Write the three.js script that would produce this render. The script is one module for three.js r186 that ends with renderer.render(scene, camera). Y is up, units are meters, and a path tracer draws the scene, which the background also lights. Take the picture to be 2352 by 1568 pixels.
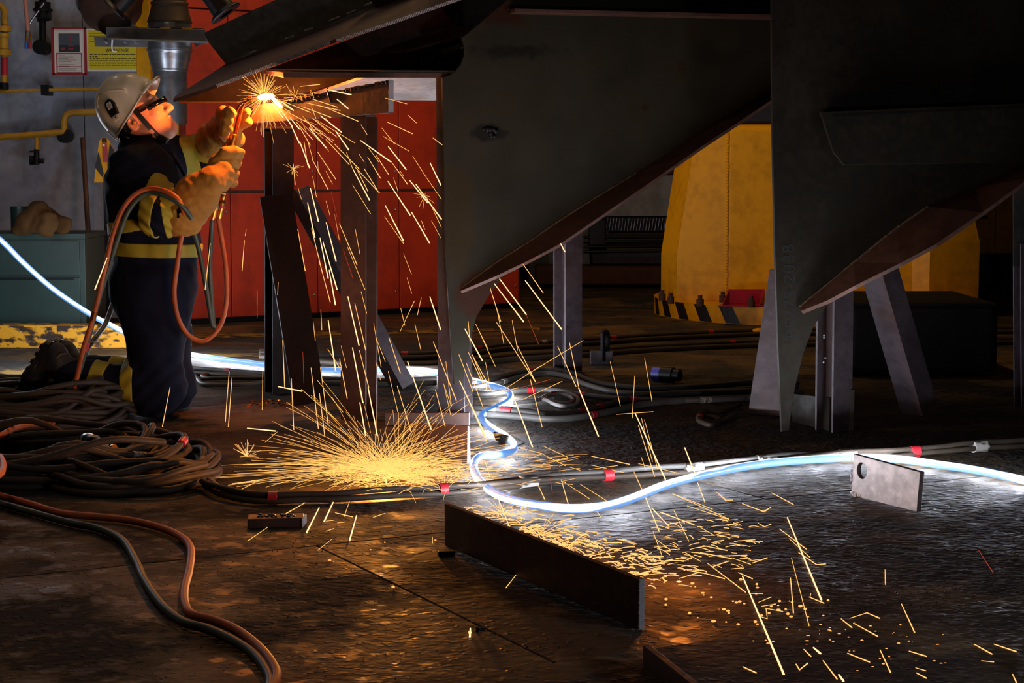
import * as THREE from 'three';
import { RoundedBoxGeometry } from 'three/addons/geometries/RoundedBoxGeometry.js';
import { mergeGeometries, mergeVertices } from 'three/addons/utils/BufferGeometryUtils.js';
import { RectAreaLightUniformsLib } from 'three/addons/lights/RectAreaLightUniformsLib.js';
import { FontLoader } from 'three/addons/loaders/FontLoader.js';
import { TextGeometry } from 'three/addons/geometries/TextGeometry.js';

// ---------------------------------------------------------------- camera, exposure, large lights
const scene = new THREE.Scene();
scene.background = new THREE.Color(0x000000);
const FOCAL = 4200, PITCH = Math.atan(404 / FOCAL), EYE = 1.0;
const camera = new THREE.PerspectiveCamera(2 * Math.atan(784 / FOCAL) * 180 / Math.PI, 2352 / 1568, 0.05, 60);
camera.position.set(0, EYE, 0);
camera.rotation.x = -PITCH;
const renderer = new THREE.WebGLRenderer({ antialias: true });
renderer.toneMapping = THREE.LinearToneMapping;
renderer.toneMappingExposure = 1.0;
renderer.shadowMap.enabled = true;
RectAreaLightUniformsLib.init();

// shop lamps hung under the roof: [x, y, z, width, length, colour, strength]
const SHOP_LAMPS = [
  [-3.6, 5.2, -9.3, 0.35, 1.5, 0xdfe6ff, 4],
  [-1.9, 5.2, -9.6, 0.35, 1.5, 0xffd0a0, 4],
  [0.1, 4.8, -10.1, 0.35, 1.5, 0xffcf90, 36],
  [-2.3, 4.2, -4.8, 0.35, 1.5, 0xffdcb4, 6.5],
  [1.6, 5.2, -3.2, 0.35, 1.5, 0xffe2c0, 1.6],
];
// portable work light standing just outside the lower right corner of the picture
const WORK_LIGHT = { p: [2.05, 0.6, -2.75], to: [0.5, 0.0, -3.25], w: 0.26, h: 0.18, c: 0xe6eeff, k: 120 };
const TORCH_LIGHT = 3.2, BURST_LIGHT = 2.2, BURST2_LIGHT = 0.4, ROPE_LIGHT = 0.185;

// ---------------------------------------------------------------- helpers
let seed = 20240;
const rnd = () => { seed = (seed * 1664525 + 1013904223) >>> 0; return seed / 4294967296; };
const rr = (a, b) => a + (b - a) * rnd();
const V = (x, y, z) => new THREE.Vector3(x, y, z);
const cp = Math.cos(PITCH), sp = Math.sin(PITCH);
const ray = (px, py) => { const a = (784 - py) / FOCAL; return V((px - 1176) / FOCAL, a * cp - sp, -(cp + a * sp)); };
// a surveyed point of the photograph set at its real distance, or on a level h above the floor
const at = (px, py, d) => { const r = ray(px, py), t = d / -r.z; return V(r.x * t, EYE + r.y * t, -d); };
const flr = (px, py, h = 0) => { const r = ray(px, py), t = (h - EYE) / r.y; return V(r.x * t, h, r.z * t); };
const onPlane = (px, py, p0, n) => { const r = ray(px, py), e = V(0, EYE, 0), t = p0.clone().sub(e).dot(n) / r.dot(n); return e.addScaledVector(r, t); };

const taken = new Map();
function numbered(n) { const k = taken.get(n) || 0; taken.set(n, k + 1); return k ? n + '_' + String(k).padStart(3, '0') : n; }
function mesh(name, geo, mat, parent = scene) {
  const m = new THREE.Mesh(geo, mat);
  m.name = parent === scene ? numbered(name) : name;
  m.castShadow = m.receiveShadow = true;
  parent.add(m);
  return m;
}
function tag(o, label, category, group) { o.userData.label = label; o.userData.category = category; if (group) o.userData.group = group; return o; }
function thing(name, label, category, group, p) { const g = new THREE.Group(); g.name = numbered(name); scene.add(g); if (p) g.position.copy(p); return tag(g, label, category, group); }
function struct(name, geo, mat) { const m = mesh(name, geo, mat); m.userData.kind = 'structure'; return m; }
// uv in metres from the position and the way each face points
function uvm(geo, s = 1) {
  const g = geo.index ? geo.toNonIndexed() : geo;
  const p = g.attributes.position, uv = new Float32Array(p.count * 2), a = V(), b = V(), c = V();
  for (let i = 0; i < p.count; i += 3) {
    a.fromBufferAttribute(p, i); b.fromBufferAttribute(p, i + 1); c.fromBufferAttribute(p, i + 2);
    const n = b.clone().sub(a).cross(c.clone().sub(a)), x = Math.abs(n.x), y = Math.abs(n.y), z = Math.abs(n.z);
    [a, b, c].forEach((q, k) => {
      const [u, v] = y >= x && y >= z ? [q.x, q.z] : x >= z ? [q.z, q.y] : [q.x, q.y];
      uv[(i + k) * 2] = u * s; uv[(i + k) * 2 + 1] = v * s;
    });
  }
  g.setAttribute('uv', new THREE.BufferAttribute(uv, 2));
  return g;
}
const join = (list) => mergeGeometries(list.map((g) => { const q = g.index ? g.toNonIndexed() : g; for (const k of Object.keys(q.attributes)) if (!['position', 'normal', 'uv'].includes(k)) q.deleteAttribute(k); if (!q.attributes.uv) uvm(q); return q; }));
function bx(x0, x1, y0, y1, z0, z1, r = 0.004) {
  const w = x1 - x0, h = y1 - y0, d = z1 - z0;
  const g = r ? new RoundedBoxGeometry(w, h, d, 1, Math.min(r, w / 2.1, h / 2.1, d / 2.1)) : new THREE.BoxGeometry(w, h, d);
  g.translate((x0 + x1) / 2, (y0 + y1) / 2, (z0 + z1) / 2);
  return uvm(g);
}
function frameOf(from, to, roll = 0) {          // matrix: local z along from->to, local x sideways
  const z = to.clone().sub(from).normalize();
  let x = Math.abs(z.y) > 0.9 ? V(1, 0, 0) : V(0, 1, 0).cross(z);
  x.addScaledVector(z, -x.dot(z)).normalize();
  const y = z.clone().cross(x);
  const m = new THREE.Matrix4().makeBasis(x, y, z).multiply(new THREE.Matrix4().makeRotationZ(roll));
  m.setPosition(from);
  return m;
}
// a rolled or flat profile (2D points in metres) drawn from one point to another
function profile(pts, from, to, roll = 0, bevel = 0.0015) {
  const s = new THREE.Shape(pts.map((p) => new THREE.Vector2(p[0], p[1])));
  const L = from.distanceTo(to);
  const g = new THREE.ExtrudeGeometry(s, { depth: L - 2 * bevel, bevelEnabled: bevel > 0, bevelSize: bevel, bevelOffset: -bevel, bevelThickness: bevel, bevelSegments: 1, curveSegments: 6 });
  g.translate(0, 0, bevel);
  return g.applyMatrix4(frameOf(from, to, roll));
}
const hPts = (w, d, t) => { const a = w / 2, b = d / 2, k = t / 2; return [[-a, -b], [a, -b], [a, -b + t], [k, -b + t], [k, b - t], [a, b - t], [a, b], [-a, b], [-a, b - t], [-k, b - t], [-k, -b + t], [-a, -b + t]]; };
const lPts = (w, d, t) => [[0, 0], [w, 0], [w, t], [t, t], [t, d], [0, d]];
const rPts = (w, d) => [[-w / 2, -d / 2], [w / 2, -d / 2], [w / 2, d / 2], [-w / 2, d / 2]];
// a steel plate of thickness t cut to an outline of coplanar points; n points at the viewer's side
function plate(pts, n, t, bevel = 0.001) {
  const o = pts[0], u = V(0, 1, 0).cross(n); if (u.lengthSq() < 1e-4) u.set(1, 0, 0); u.normalize();
  const v = n.clone().cross(u).normalize();
  const s = new THREE.Shape(pts.map((p) => { const d = p.clone().sub(o); return new THREE.Vector2(d.dot(u), d.dot(v)); }));
  const g = new THREE.ExtrudeGeometry(s, { depth: t - 2 * bevel, bevelEnabled: bevel > 0, bevelSize: bevel, bevelOffset: -bevel, bevelThickness: bevel, bevelSegments: 1, curveSegments: 8 });
  g.translate(0, 0, -t + bevel);
  return g.applyMatrix4(new THREE.Matrix4().makeBasis(u, v, n).setPosition(o));
}
// a plate given by corner points that are roughly in one plane
function slab(pts, t) {
  const n = V(), c = V(); pts.forEach((p, i) => { const q = pts[(i + 1) % pts.length]; n.add(p.clone().cross(q)); c.add(p); });
  c.divideScalar(pts.length); n.normalize();
  if (n.dot(V(0, EYE, 0).sub(c)) < 0) n.negate();
  const flat = pts.map((p) => p.clone().addScaledVector(n, -p.clone().sub(pts[0]).dot(n)));
  return plate(flat, n, t);
}
function tube(pts, r, seg, radial = 8, tension = 0.5) {
  const c = new THREE.CatmullRomCurve3(pts, false, 'catmullrom', tension);
  const L = c.getLength();
  const g = new THREE.TubeGeometry(c, seg || Math.max(8, Math.round(L / (r * 2.2))), r, radial, false);
  const uv = g.attributes.uv; for (let i = 0; i < uv.count; i++) uv.setXY(i, uv.getX(i) * L, uv.getY(i) * r * 6.28);
  const cap = (k) => { const e = new THREE.SphereGeometry(r, radial, 4); e.translate(...c.getPoint(k).toArray()); return e; };
  return join([g, cap(0), cap(1)]);
}
function tubeCurve(pts, tension = 0.5) { return new THREE.CatmullRomCurve3(pts, false, 'catmullrom', tension); }
function sleeveOn(curve, u, len, r, radial = 12) {   // a band wrapped round a hose at parameter u
  const L = curve.getLength(), a = curve.getPointAt(Math.max(0, u - len / 2 / L)), b = curve.getPointAt(Math.min(1, u + len / 2 / L));
  const g = new THREE.CylinderGeometry(r, r, a.distanceTo(b), radial, 1); g.rotateX(Math.PI / 2); g.translate(0, 0, a.distanceTo(b) / 2);
  return g.applyMatrix4(frameOf(a, b));
}
function cyl(a, b, r0, r1 = r0, seg = 16) {
  const L = a.distanceTo(b), g = new THREE.CylinderGeometry(r1, r0, L, seg); g.rotateX(Math.PI / 2); g.translate(0, 0, L / 2);
  return uvm(g.applyMatrix4(frameOf(a, b)));
}
function lathe(pts, a, b, seg = 24) {               // pts: [radius, distance along the axis a->b]
  const g = new THREE.LatheGeometry(pts.map((p) => new THREE.Vector2(p[0], p[1])), seg); g.rotateX(Math.PI / 2);
  return g.applyMatrix4(frameOf(a, b));
}

// ---------------------------------------------------------------- textures and materials
const P2 = 256, perm = new Uint8Array(P2 * P2); { let s = 7; for (let i = 0; i < perm.length; i++) { s = (s * 1103515245 + 12345) & 0x7fffffff; perm[i] = s >> 16 & 255; } }
const vn = (x, y, per) => {                          // tileable value noise
  const xi = Math.floor(x), yi = Math.floor(y), fx = x - xi, fy = y - yi, m = (a) => ((a % per) + per) % per;
  const h = (a, b) => perm[(m(a) & 255) + (m(b) & 255) * P2] / 255, s = (t) => t * t * (3 - 2 * t), u = s(fx), v = s(fy);
  return (h(xi, yi) * (1 - u) + h(xi + 1, yi) * u) * (1 - v) + (h(xi, yi + 1) * (1 - u) + h(xi + 1, yi + 1) * u) * v;
};
const fbm = (u, v, base, oct = 5) => { let a = 0, w = 0.5, p = base, t = 0; for (let i = 0; i < oct; i++) { a += w * vn(u * p + i * 17, v * p + i * 31, p); t += w; w *= 0.55; p *= 2; } return a / t; };
function tex(n, fn, srgb, rep = 1) {
  const d = new Uint8Array(n * n * 4);
  for (let j = 0; j < n; j++) for (let i = 0; i < n; i++) { const c = fn(i / n, j / n), k = (j * n + i) * 4; for (let q = 0; q < 3; q++) d[k + q] = Math.max(0, Math.min(255, c[q] * 255)); d[k + 3] = 255; }
  const t = new THREE.DataTexture(d, n, n); t.wrapS = t.wrapT = THREE.RepeatWrapping; t.magFilter = THREE.LinearFilter; t.minFilter = THREE.LinearMipmapLinearFilter; t.generateMipmaps = true;
  if (srgb) t.colorSpace = THREE.SRGBColorSpace; t.repeat.set(rep, rep); t.needsUpdate = true; return t;
}
const g3 = (v) => [v, v, v], mixc = (a, b, t) => a.map((x, i) => x + (b[i] - x) * t), st = (a, b, x) => { const t = Math.max(0, Math.min(1, (x - a) / (b - a))); return t * t * (3 - 2 * t); };
const steelMap = tex(512, (u, v) => { const a = fbm(u, v, 5), b = fbm(u + 0.3, v, 14), c = fbm(u, v, 60, 3); let k = mixc([0.74, 0.74, 0.73], [1, 1, 1], st(0.3, 0.7, a * 0.6 + c * 0.4)); return mixc(k, [0.85, 0.62, 0.42], 0.55 * st(0.58, 0.78, b * 0.8 + c * 0.2)); }, true, 0.9);
const steelRough = tex(512, (u, v) => g3(0.45 + 0.5 * fbm(u, v, 8) + 0.15 * (fbm(u, v, 50, 3) - 0.5)), false, 0.9);
const fineBump = tex(512, (u, v) => g3(fbm(u, v, 24, 5)), false, 2);
const floorMap = tex(1024, (u, v) => {
  const a = fbm(u, v, 4, 6), b = fbm(u * 1 + 0.2, v, 7, 6), sx = fbm(u * 0.25 + v * 0.02, v, 32, 4), c = fbm(u, v, 90, 3);
  let k = mixc([0.30, 0.26, 0.19], [0.72, 0.62, 0.44], st(0.32, 0.68, a * 0.6 + sx * 0.25 + c * 0.15));
  k = mixc(k, [0.13, 0.11, 0.095], 0.9 * st(0.5, 0.62, b * 0.75 + c * 0.25));
  k = mixc(k, [0.9, 0.82, 0.7], 0.5 * st(0.66, 0.72, sx * 0.6 + c * 0.4));
  return k;
}, true, 0.42);
const floorRough = tex(1024, (u, v) => g3(0.68 + 0.36 * st(0.3, 0.65, fbm(u + 0.2, v, 7, 6)) - 0.22 * st(0.55, 0.7, fbm(u, v, 60, 3))), false, 0.42);
const floorBump = tex(1024, (u, v) => g3(0.5 * fbm(u, v, 20, 5) + 0.5 * fbm(u, v, 120, 3) + 0.6 * st(0.70, 0.78, fbm(u, v, 150, 2))), false, 0.42);
const paintMap = tex(512, (u, v) => { const a = fbm(u, v, 6), c = fbm(u, v, 40, 3), s = fbm(u * 1, v * 0.25, 16, 4); return mixc([0.84, 0.83, 0.81], [1, 1, 1], st(0.25, 0.6, a * 0.35 + c * 0.3 + s * 0.35)); }, true, 0.6);
const wornMap = tex(512, (u, v) => { const a = fbm(u, v, 9, 5), c = fbm(u * 0.5, v, 40, 4); return mixc([1, 1, 1], [0.2, 0.17, 0.13], st(0.45, 0.58, a * 0.5 + c * 0.5)); }, true, 1.2);
const clothBump = tex(512, (u, v) => g3(0.5 + 0.25 * Math.sin(u * 6.283 * 128) * Math.sin(v * 6.283 * 128) + 0.5 * (fbm(u, v, 30, 4) - 0.5)), false, 3);
// middle web: rust stains where the photograph shows them (round the stiffener end, along the left edge, at the lower flange end), 2.4 m square
const webStain = tex(1024, (u, v) => {
  const x = (u > 0.75 ? u - 1 : u) * 2.4, y = v * 2.4 - 2.4, n = fbm(u, v, 24, 5), c = fbm(u, v, 6, 4), f = fbm(u, v, 120, 2);
  const blob = (cx, cy, rx, ry) => Math.max(0, 1 - Math.hypot((x - cx) / rx, (y - cy) / ry));
  let k = mixc([0.78, 0.79, 0.76], [1, 1, 0.97], st(0.3, 0.7, c * 0.6 + n * 0.4));
  k = mixc(k, [1, 0.52, 0.18], 0.85 * st(0.18, 0.5, blob(-0.02, -0.06, 0.16, 0.09) * 0.8 + blob(-0.14, -1.12, 0.13, 0.13) + blob(0.02, -1.03, 0.2, 0.08) * 0.6 + (n - 0.5) * 0.9));
  k = mixc(k, [1, 0.82, 0.42], 0.6 * st(0.15, 0.45, blob(-0.2, -0.85, 0.09, 0.35) + (n - 0.5) * 0.8));
  k = mixc(k, [0.42, 0.4, 0.38], 0.7 * st(0.2, 0.5, blob(-0.06, -0.5, 0.1, 0.05) + blob(0.02, -0.19, 0.3, 0.06) * 0.8 + (f - 0.5) * 0.3 + (n - 0.5) * 0.7));
  return k;
}, true, 1 / 2.4);
const mat = (o) => new THREE.MeshPhysicalMaterial({ roughness: 0.6, ...o });
const M = {
  steel: mat({ specularIntensity: 0.4, color: 0x35332f, map: steelMap, roughnessMap: steelRough, roughness: 1, metalness: 0.35, bumpMap: fineBump, bumpScale: 0.0006 }),
  greySteel: mat({ color: 0x5c5b58, map: steelMap, roughnessMap: steelRough, roughness: 0.9, metalness: 0.2, bumpMap: fineBump, bumpScale: 0.0005 }),
  web: mat({ specularIntensity: 0.35, color: 0x262219, map: steelMap, roughnessMap: steelRough, roughness: 0.9, metalness: 0.2, bumpMap: fineBump, bumpScale: 0.0004 }),
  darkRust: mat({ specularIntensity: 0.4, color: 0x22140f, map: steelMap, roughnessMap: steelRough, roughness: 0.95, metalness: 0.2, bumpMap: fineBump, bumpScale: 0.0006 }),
  webMarked: mat({ specularIntensity: 0.35, color: 0x2b271c, map: webStain, roughnessMap: steelRough, roughness: 0.9, metalness: 0.2, bumpMap: fineBump, bumpScale: 0.0004 }),
  rustSteel: mat({ color: 0x5a3b2e, map: steelMap, roughnessMap: steelRough, roughness: 0.9, metalness: 0.25, bumpMap: fineBump, bumpScale: 0.0008 }),
  primer: mat({ color: 0x4d4246, map: steelMap, roughnessMap: steelRough, roughness: 0.75, metalness: 0.15, bumpMap: fineBump, bumpScale: 0.0006 }),
  cutEdge: mat({ color: 0xd0d2d8, roughness: 0.4, metalness: 0.25, bumpMap: fineBump, bumpScale: 0.002 }),
  weld: mat({ color: 0x7a6a52, roughness: 0.4, metalness: 0.6, bumpMap: fineBump, bumpScale: 0.002 }),
  floorSteel: mat({ specularIntensity: 0.6, color: 0x80786d, map: floorMap, roughnessMap: floorRough, roughness: 1.0, metalness: 0.05, bumpMap: floorBump, bumpScale: 0.004 }),
  concrete: mat({ color: 0x8b7a58, map: floorMap, roughnessMap: floorRough, roughness: 0.9, bumpMap: floorBump, bumpScale: 0.003 }),
  wall: mat({ color: 0x8f97a6, map: paintMap, roughness: 0.75, bumpMap: fineBump, bumpScale: 0.001 }),
  darkWall: mat({ color: 0x4a4c4c, map: paintMap, roughness: 0.85 }),
  ceiling: mat({ color: 0x3a3a3a, roughness: 0.95 }),
  red: mat({ color: 0xb42f06, map: paintMap, roughness: 0.6, bumpMap: fineBump, bumpScale: 0.0006 }),
  yellow: mat({ specularIntensity: 0.45, color: 0xe0a010, map: paintMap, roughness: 0.45, bumpMap: fineBump, bumpScale: 0.0006 }),
  markYellow: mat({ color: 0x8a6a18, map: wornMap, roughness: 0.8 }),
  wornYellow: mat({ color: 0xc98d0e, map: wornMap, roughness: 0.7, bumpMap: wornMap, bumpScale: 0.001 }),
  pipeYellow: mat({ color: 0xb98a18, map: paintMap, roughness: 0.5 }),
  teal: mat({ color: 0x0f2d26, map: paintMap, roughness: 0.55 }),
  galv: mat({ color: 0xa9aeb6, map: paintMap, roughness: 0.32, metalness: 0.9 }),
  black: mat({ color: 0x0b0b0c, roughness: 0.5 }),
  tank: mat({ color: 0x0b0b0c, roughness: 0.9, specularIntensity: 0.4 }),
  blackMetal: mat({ specularIntensity: 0.6, color: 0x17181b, roughness: 0.45, metalness: 0.4 }),
  rubber: mat({ specularIntensity: 0.6, color: 0x3a3128, roughness: 0.62, map: paintMap, bumpMap: fineBump, bumpScale: 0.0006 }),
  rubberGrey: mat({ color: 0x4e4c49, roughness: 0.55, map: paintMap }),
  hoseOrange: mat({ color: 0xb4561f, roughness: 0.55, map: paintMap }),
  hoseGreen: mat({ color: 0x3e4a3d, roughness: 0.5, map: paintMap }),
  tapeRed: mat({ color: 0xa81f2a, roughness: 0.45 }),
  tapeWhite: mat({ color: 0x97938c, map: wornMap, roughness: 0.6 }),
  brass: mat({ color: 0xc98a3e, roughness: 0.28, metalness: 0.95 }),
  copper: mat({ color: 0xc8743c, roughness: 0.3, metalness: 0.95 }),
  brown: mat({ color: 0x4a2c1c, roughness: 0.8, map: paintMap }),
  duct: mat({ color: 0x3b2519, roughness: 0.7, map: paintMap }),
  white: mat({ color: 0xd8d6d0, roughness: 0.5 }),
};
// ---------------------------------------------------------------- shop lamps (fitting + light)
const LAMP_PLACE = ['over the grey left wall', 'over the red cabinet', 'in front of the yellow pedestal', 'over the kneeling worker', 'over the near floor plates'];
SHOP_LAMPS.forEach(([x, y, z, w, l, c, k], li) => {
  const t = thing('shop_lamp', 'long strip lamp hung from the roof ' + LAMP_PLACE[li], 'lamp', 'shop lamps under the roof', V(x, y, z));
  mesh('housing', bx(-w / 2 - 0.04, w / 2 + 0.04, 0.03, 0.14, -l / 2 - 0.04, l / 2 + 0.04, 0.01), M.white, t);
  mesh('lamp_panel', bx(-w / 2, w / 2, 0.012, 0.03, -l / 2, l / 2, 0.002), mat({ color: 0xffffff, emissive: c, emissiveIntensity: 1.2 }), t);
  for (const k of [-1, 1]) mesh('hanger', cyl(V(0, 0.14, k * l / 3), V(0, 6 - y, k * l / 3), 0.008), M.blackMetal, t);
  const a = new THREE.RectAreaLight(c, k, w, l); a.position.set(0, 0, 0); a.rotation.x = -Math.PI / 2; t.add(a); a.name = 'lamp_light';
});
{
  const { p, to, w, h, c, k } = WORK_LIGHT, t = thing('work_lamp', 'portable floodlight on a short stand beside the near right floor', 'lamp'), P = V(...p), d = V(...to).sub(P).normalize();
  const head = new THREE.Group(); head.name = 'lamp_head'; t.add(head); head.position.copy(P); head.lookAt(P.clone().sub(d));
  mesh('housing', bx(-w / 2 - 0.02, w / 2 + 0.02, -h / 2 - 0.02, h / 2 + 0.02, 0.01, 0.07, 0.01), M.blackMetal, head);
  mesh('lamp_glass', bx(-w / 2, w / 2, -h / 2, h / 2, 0.004, 0.012, 0.001), mat({ color: 0xffffff, emissive: c, emissiveIntensity: 1.5 }), head);
  const a = new THREE.RectAreaLight(c, k, w, h); a.name = 'lamp_light'; head.add(a);
  mesh('pole', cyl(V(p[0], 0.02, p[2] + 0.05), V(p[0], p[1], p[2] + 0.05), 0.014), M.blackMetal, t);
  mesh('base', cyl(V(p[0], 0, p[2] + 0.05), V(p[0], 0.02, p[2] + 0.05), 0.17, 0.16, 24), M.blackMetal, t);
}
// ---------------------------------------------------------------- room shell
const XL = -5, XR = 6.5, ZF = 2, ZB = -15.6, ZL = -11.75, HT = 6;
struct('ceiling', bx(XL - 0.2, XR + 0.2, HT, HT + 0.2, ZB - 0.2, ZF + 0.2, 0), M.ceiling);
struct('wall_left', bx(XL - 0.2, XL, -0.3, HT, ZB - 0.2, ZF + 0.2, 0), M.darkWall);
struct('wall_right', bx(XR, XR + 0.2, -0.3, HT, ZB - 0.2, ZF + 0.2, 0), M.darkWall);
struct('wall_front', bx(XL, XR, -0.3, HT, ZF, ZF + 0.2, 0), M.darkWall);
struct('wall_back', bx(XL, XR, -0.3, HT, ZB - 0.2, ZB, 0), M.darkWall);
const wl = new THREE.Group(); wl.name = 'wall_back_left'; wl.userData.kind = 'structure'; scene.add(wl);
mesh('wall_core', bx(XL, -2.15, 0, HT, ZL - 0.2, ZL - 0.012, 0), M.darkWall, wl);
for (let i = 0; i < 5; i++) { const x0 = -2.16 - (i + 1) * 0.57, x1 = -2.16 - i * 0.57; mesh('wall_panel', bx(x0 + 0.003, x1 - 0.003, 0.02, 3.4, ZL - 0.012, ZL, 0.003), M.wall, wl); }

// floor: steel plates laid side by side, concrete behind them
const floor = new THREE.Group(); floor.name = 'floor'; floor.userData.kind = 'structure'; scene.add(floor);
mesh('floor_bed', bx(XL, XR, -0.3, -0.03, ZB, ZF, 0), M.darkWall, floor);
mesh('concrete_slab', bx(XL, XR, -0.03, -0.001, ZB, -8.75, 0.002), M.concrete, floor);
{
  const ang = Math.atan2(0.478, 0.903), U = new THREE.Vector2(Math.cos(ang), -Math.sin(ang)), W = new THREE.Vector2(Math.sin(ang), Math.cos(ang));
  const clip = (poly, axis, lim, sign) => { const o = []; for (let i = 0; i < poly.length; i++) { const a = poly[i], b = poly[(i + 1) % poly.length], ia = sign * (a[axis] - lim) >= 0, ib = sign * (b[axis] - lim) >= 0; if (ia) o.push(a); if (ia !== ib) { const t = (lim - a[axis]) / (b[axis] - a[axis]); o.push([a[0] + t * (b[0] - a[0]), a[1] + t * (b[1] - a[1])]); } } return o; };
  const rows = [-11.6, -10.3, -9.0, -7.3, -5.75, -4.45, -3.148, -1.6, 0, 1.6, 3.2, 4.6], mats = [0, 1, 2, 3].map((i) => { const m = M.floorSteel.clone(); for (const k of ['map', 'roughnessMap', 'bumpMap']) { m[k] = m[k].clone(); m[k].offset.set(i * 0.27, i * 0.41); m[k].rotation = -ang + (i % 2) * Math.PI; m[k].needsUpdate = true; } return m; });
  rows.slice(0, -1).forEach((v0, i) => {
    const v1 = rows[i + 1];
    for (let k = -4; k < 5; k++) {
      const u0 = k * 2.6 + (i % 2) * 1.15 + 0.62, u1 = u0 + 2.6, g = 0.0025;
      let q = [[u0 + g, v0 + g], [u1 - g, v0 + g], [u1 - g, v1 - g], [u0 + g, v1 - g]].map(([a, b]) => [U.x * a + W.x * b, U.y * a + W.y * b]);
      q = clip(clip(clip(clip(q, 0, XL + 0.01, 1), 0, XR - 0.01, -1), 1, -8.745, 1), 1, ZF - 0.01, -1);
      if (q.length < 3) continue;
      const area = Math.abs(q.reduce((s, a, j) => { const b = q[(j + 1) % q.length]; return s + a[0] * b[1] - b[0] * a[1]; }, 0)) / 2;
      if (area < 0.01) continue;
      const lift = i === 6 ? 0.004 : 0, s = new THREE.Shape(q.map((p) => new THREE.Vector2(p[0], -p[1])));
      const e = new THREE.ExtrudeGeometry(s, { depth: 0.028, bevelEnabled: true, bevelSize: 0.002, bevelOffset: -0.002, bevelThickness: 0.002, bevelSegments: 1 });
      e.rotateX(-Math.PI / 2); e.translate(0, -0.032 + lift + 0.002, 0);
      mesh('floor_plate', uvm(e), mats[(i * 3 + k + 8) % 4], floor);
    }
  });
}
// painted walkway lines on the concrete
{
  const line = (pts) => { const a = flr(...pts[0], 0.001), b = flr(...pts[1], 0.001), c = flr(...pts[2], 0.001), d = flr(...pts[3], 0.001); const g = new THREE.BufferGeometry().setFromPoints([d, c, b, d, b, a].map((p) => p)); g.computeVertexNormals(); return uvm(g); };
  mesh('floor_marking', line([[-40, 850], [430, 838], [430, 846], [-40, 863]]), M.markYellow, floor);
  mesh('floor_marking', line([[440, 768], [1240, 752], [1240, 759], [440, 777]]), M.markYellow, floor);
  mesh('floor_marking', line([[440, 812], [1010, 808], [1010, 815], [440, 820]]), M.markYellow, floor);
}
// low kerb with worn yellow paint under the wall
{ const k = struct('trim_1', bx(XL + 0.01, -1.78, 0, 0.128, -10.14, -10.0, 0.008), M.wornYellow); k.name = 'trim_1'; }

// ---------------------------------------------------------------- red cabinet block
{
  const A = V(-2.04, 0, -11.5), B = V(0.05, 0, -12.9), dir = B.clone().sub(A).normalize(), n = V(-dir.z, 0, dir.x).multiplyScalar(1);
  if (n.z < 0) n.negate();
  const t = thing('red_cabinet', 'large red painted steel cabinet block behind the worker and supports', 'cabinet');
  const L = A.distanceTo(B), rotY = Math.atan2(-dir.z, dir.x), Hc = 1.42;
  t.position.copy(A); t.rotation.y = rotY;
  mesh('body', bx(0, L, 0.03, Hc + 1.6, -0.8, -0.03, 0.004), M.red, t);
  mesh('plinth', bx(0.02, L, 0, 0.03, -0.78, -0.06, 0), M.black, t);
  const sp = 0.83; let x = 0;
  const cols = [0.30, 0.62, 0.62, 0.62, 0.62];
  for (let i = 0; i < cols.length && x < L - 0.1; i++) {
    const w = Math.min(cols[i], L - x);
    for (const [y0, y1] of [[0.035, sp - 0.005], [sp + 0.012, Hc + 0.55], [Hc + 0.56, Hc + 1.58]]) {
      const d = mesh('door', bx(x + 0.003, x + w - 0.003, y0, y1, -0.03, 0, 0.004), M.red, t);
      for (const k of [0.12, y1 - y0 - 0.12]) { const b = new THREE.SphereGeometry(0.008, 8, 6); b.translate(x + w - 0.03, y0 + k, 0); mesh('rivet', b, M.galv, d); }
    }
    x += w;
  }
  mesh('rail', bx(0, L, sp - 0.006, sp + 0.012, -0.03, -0.012, 0), M.brown, t);
}
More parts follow.
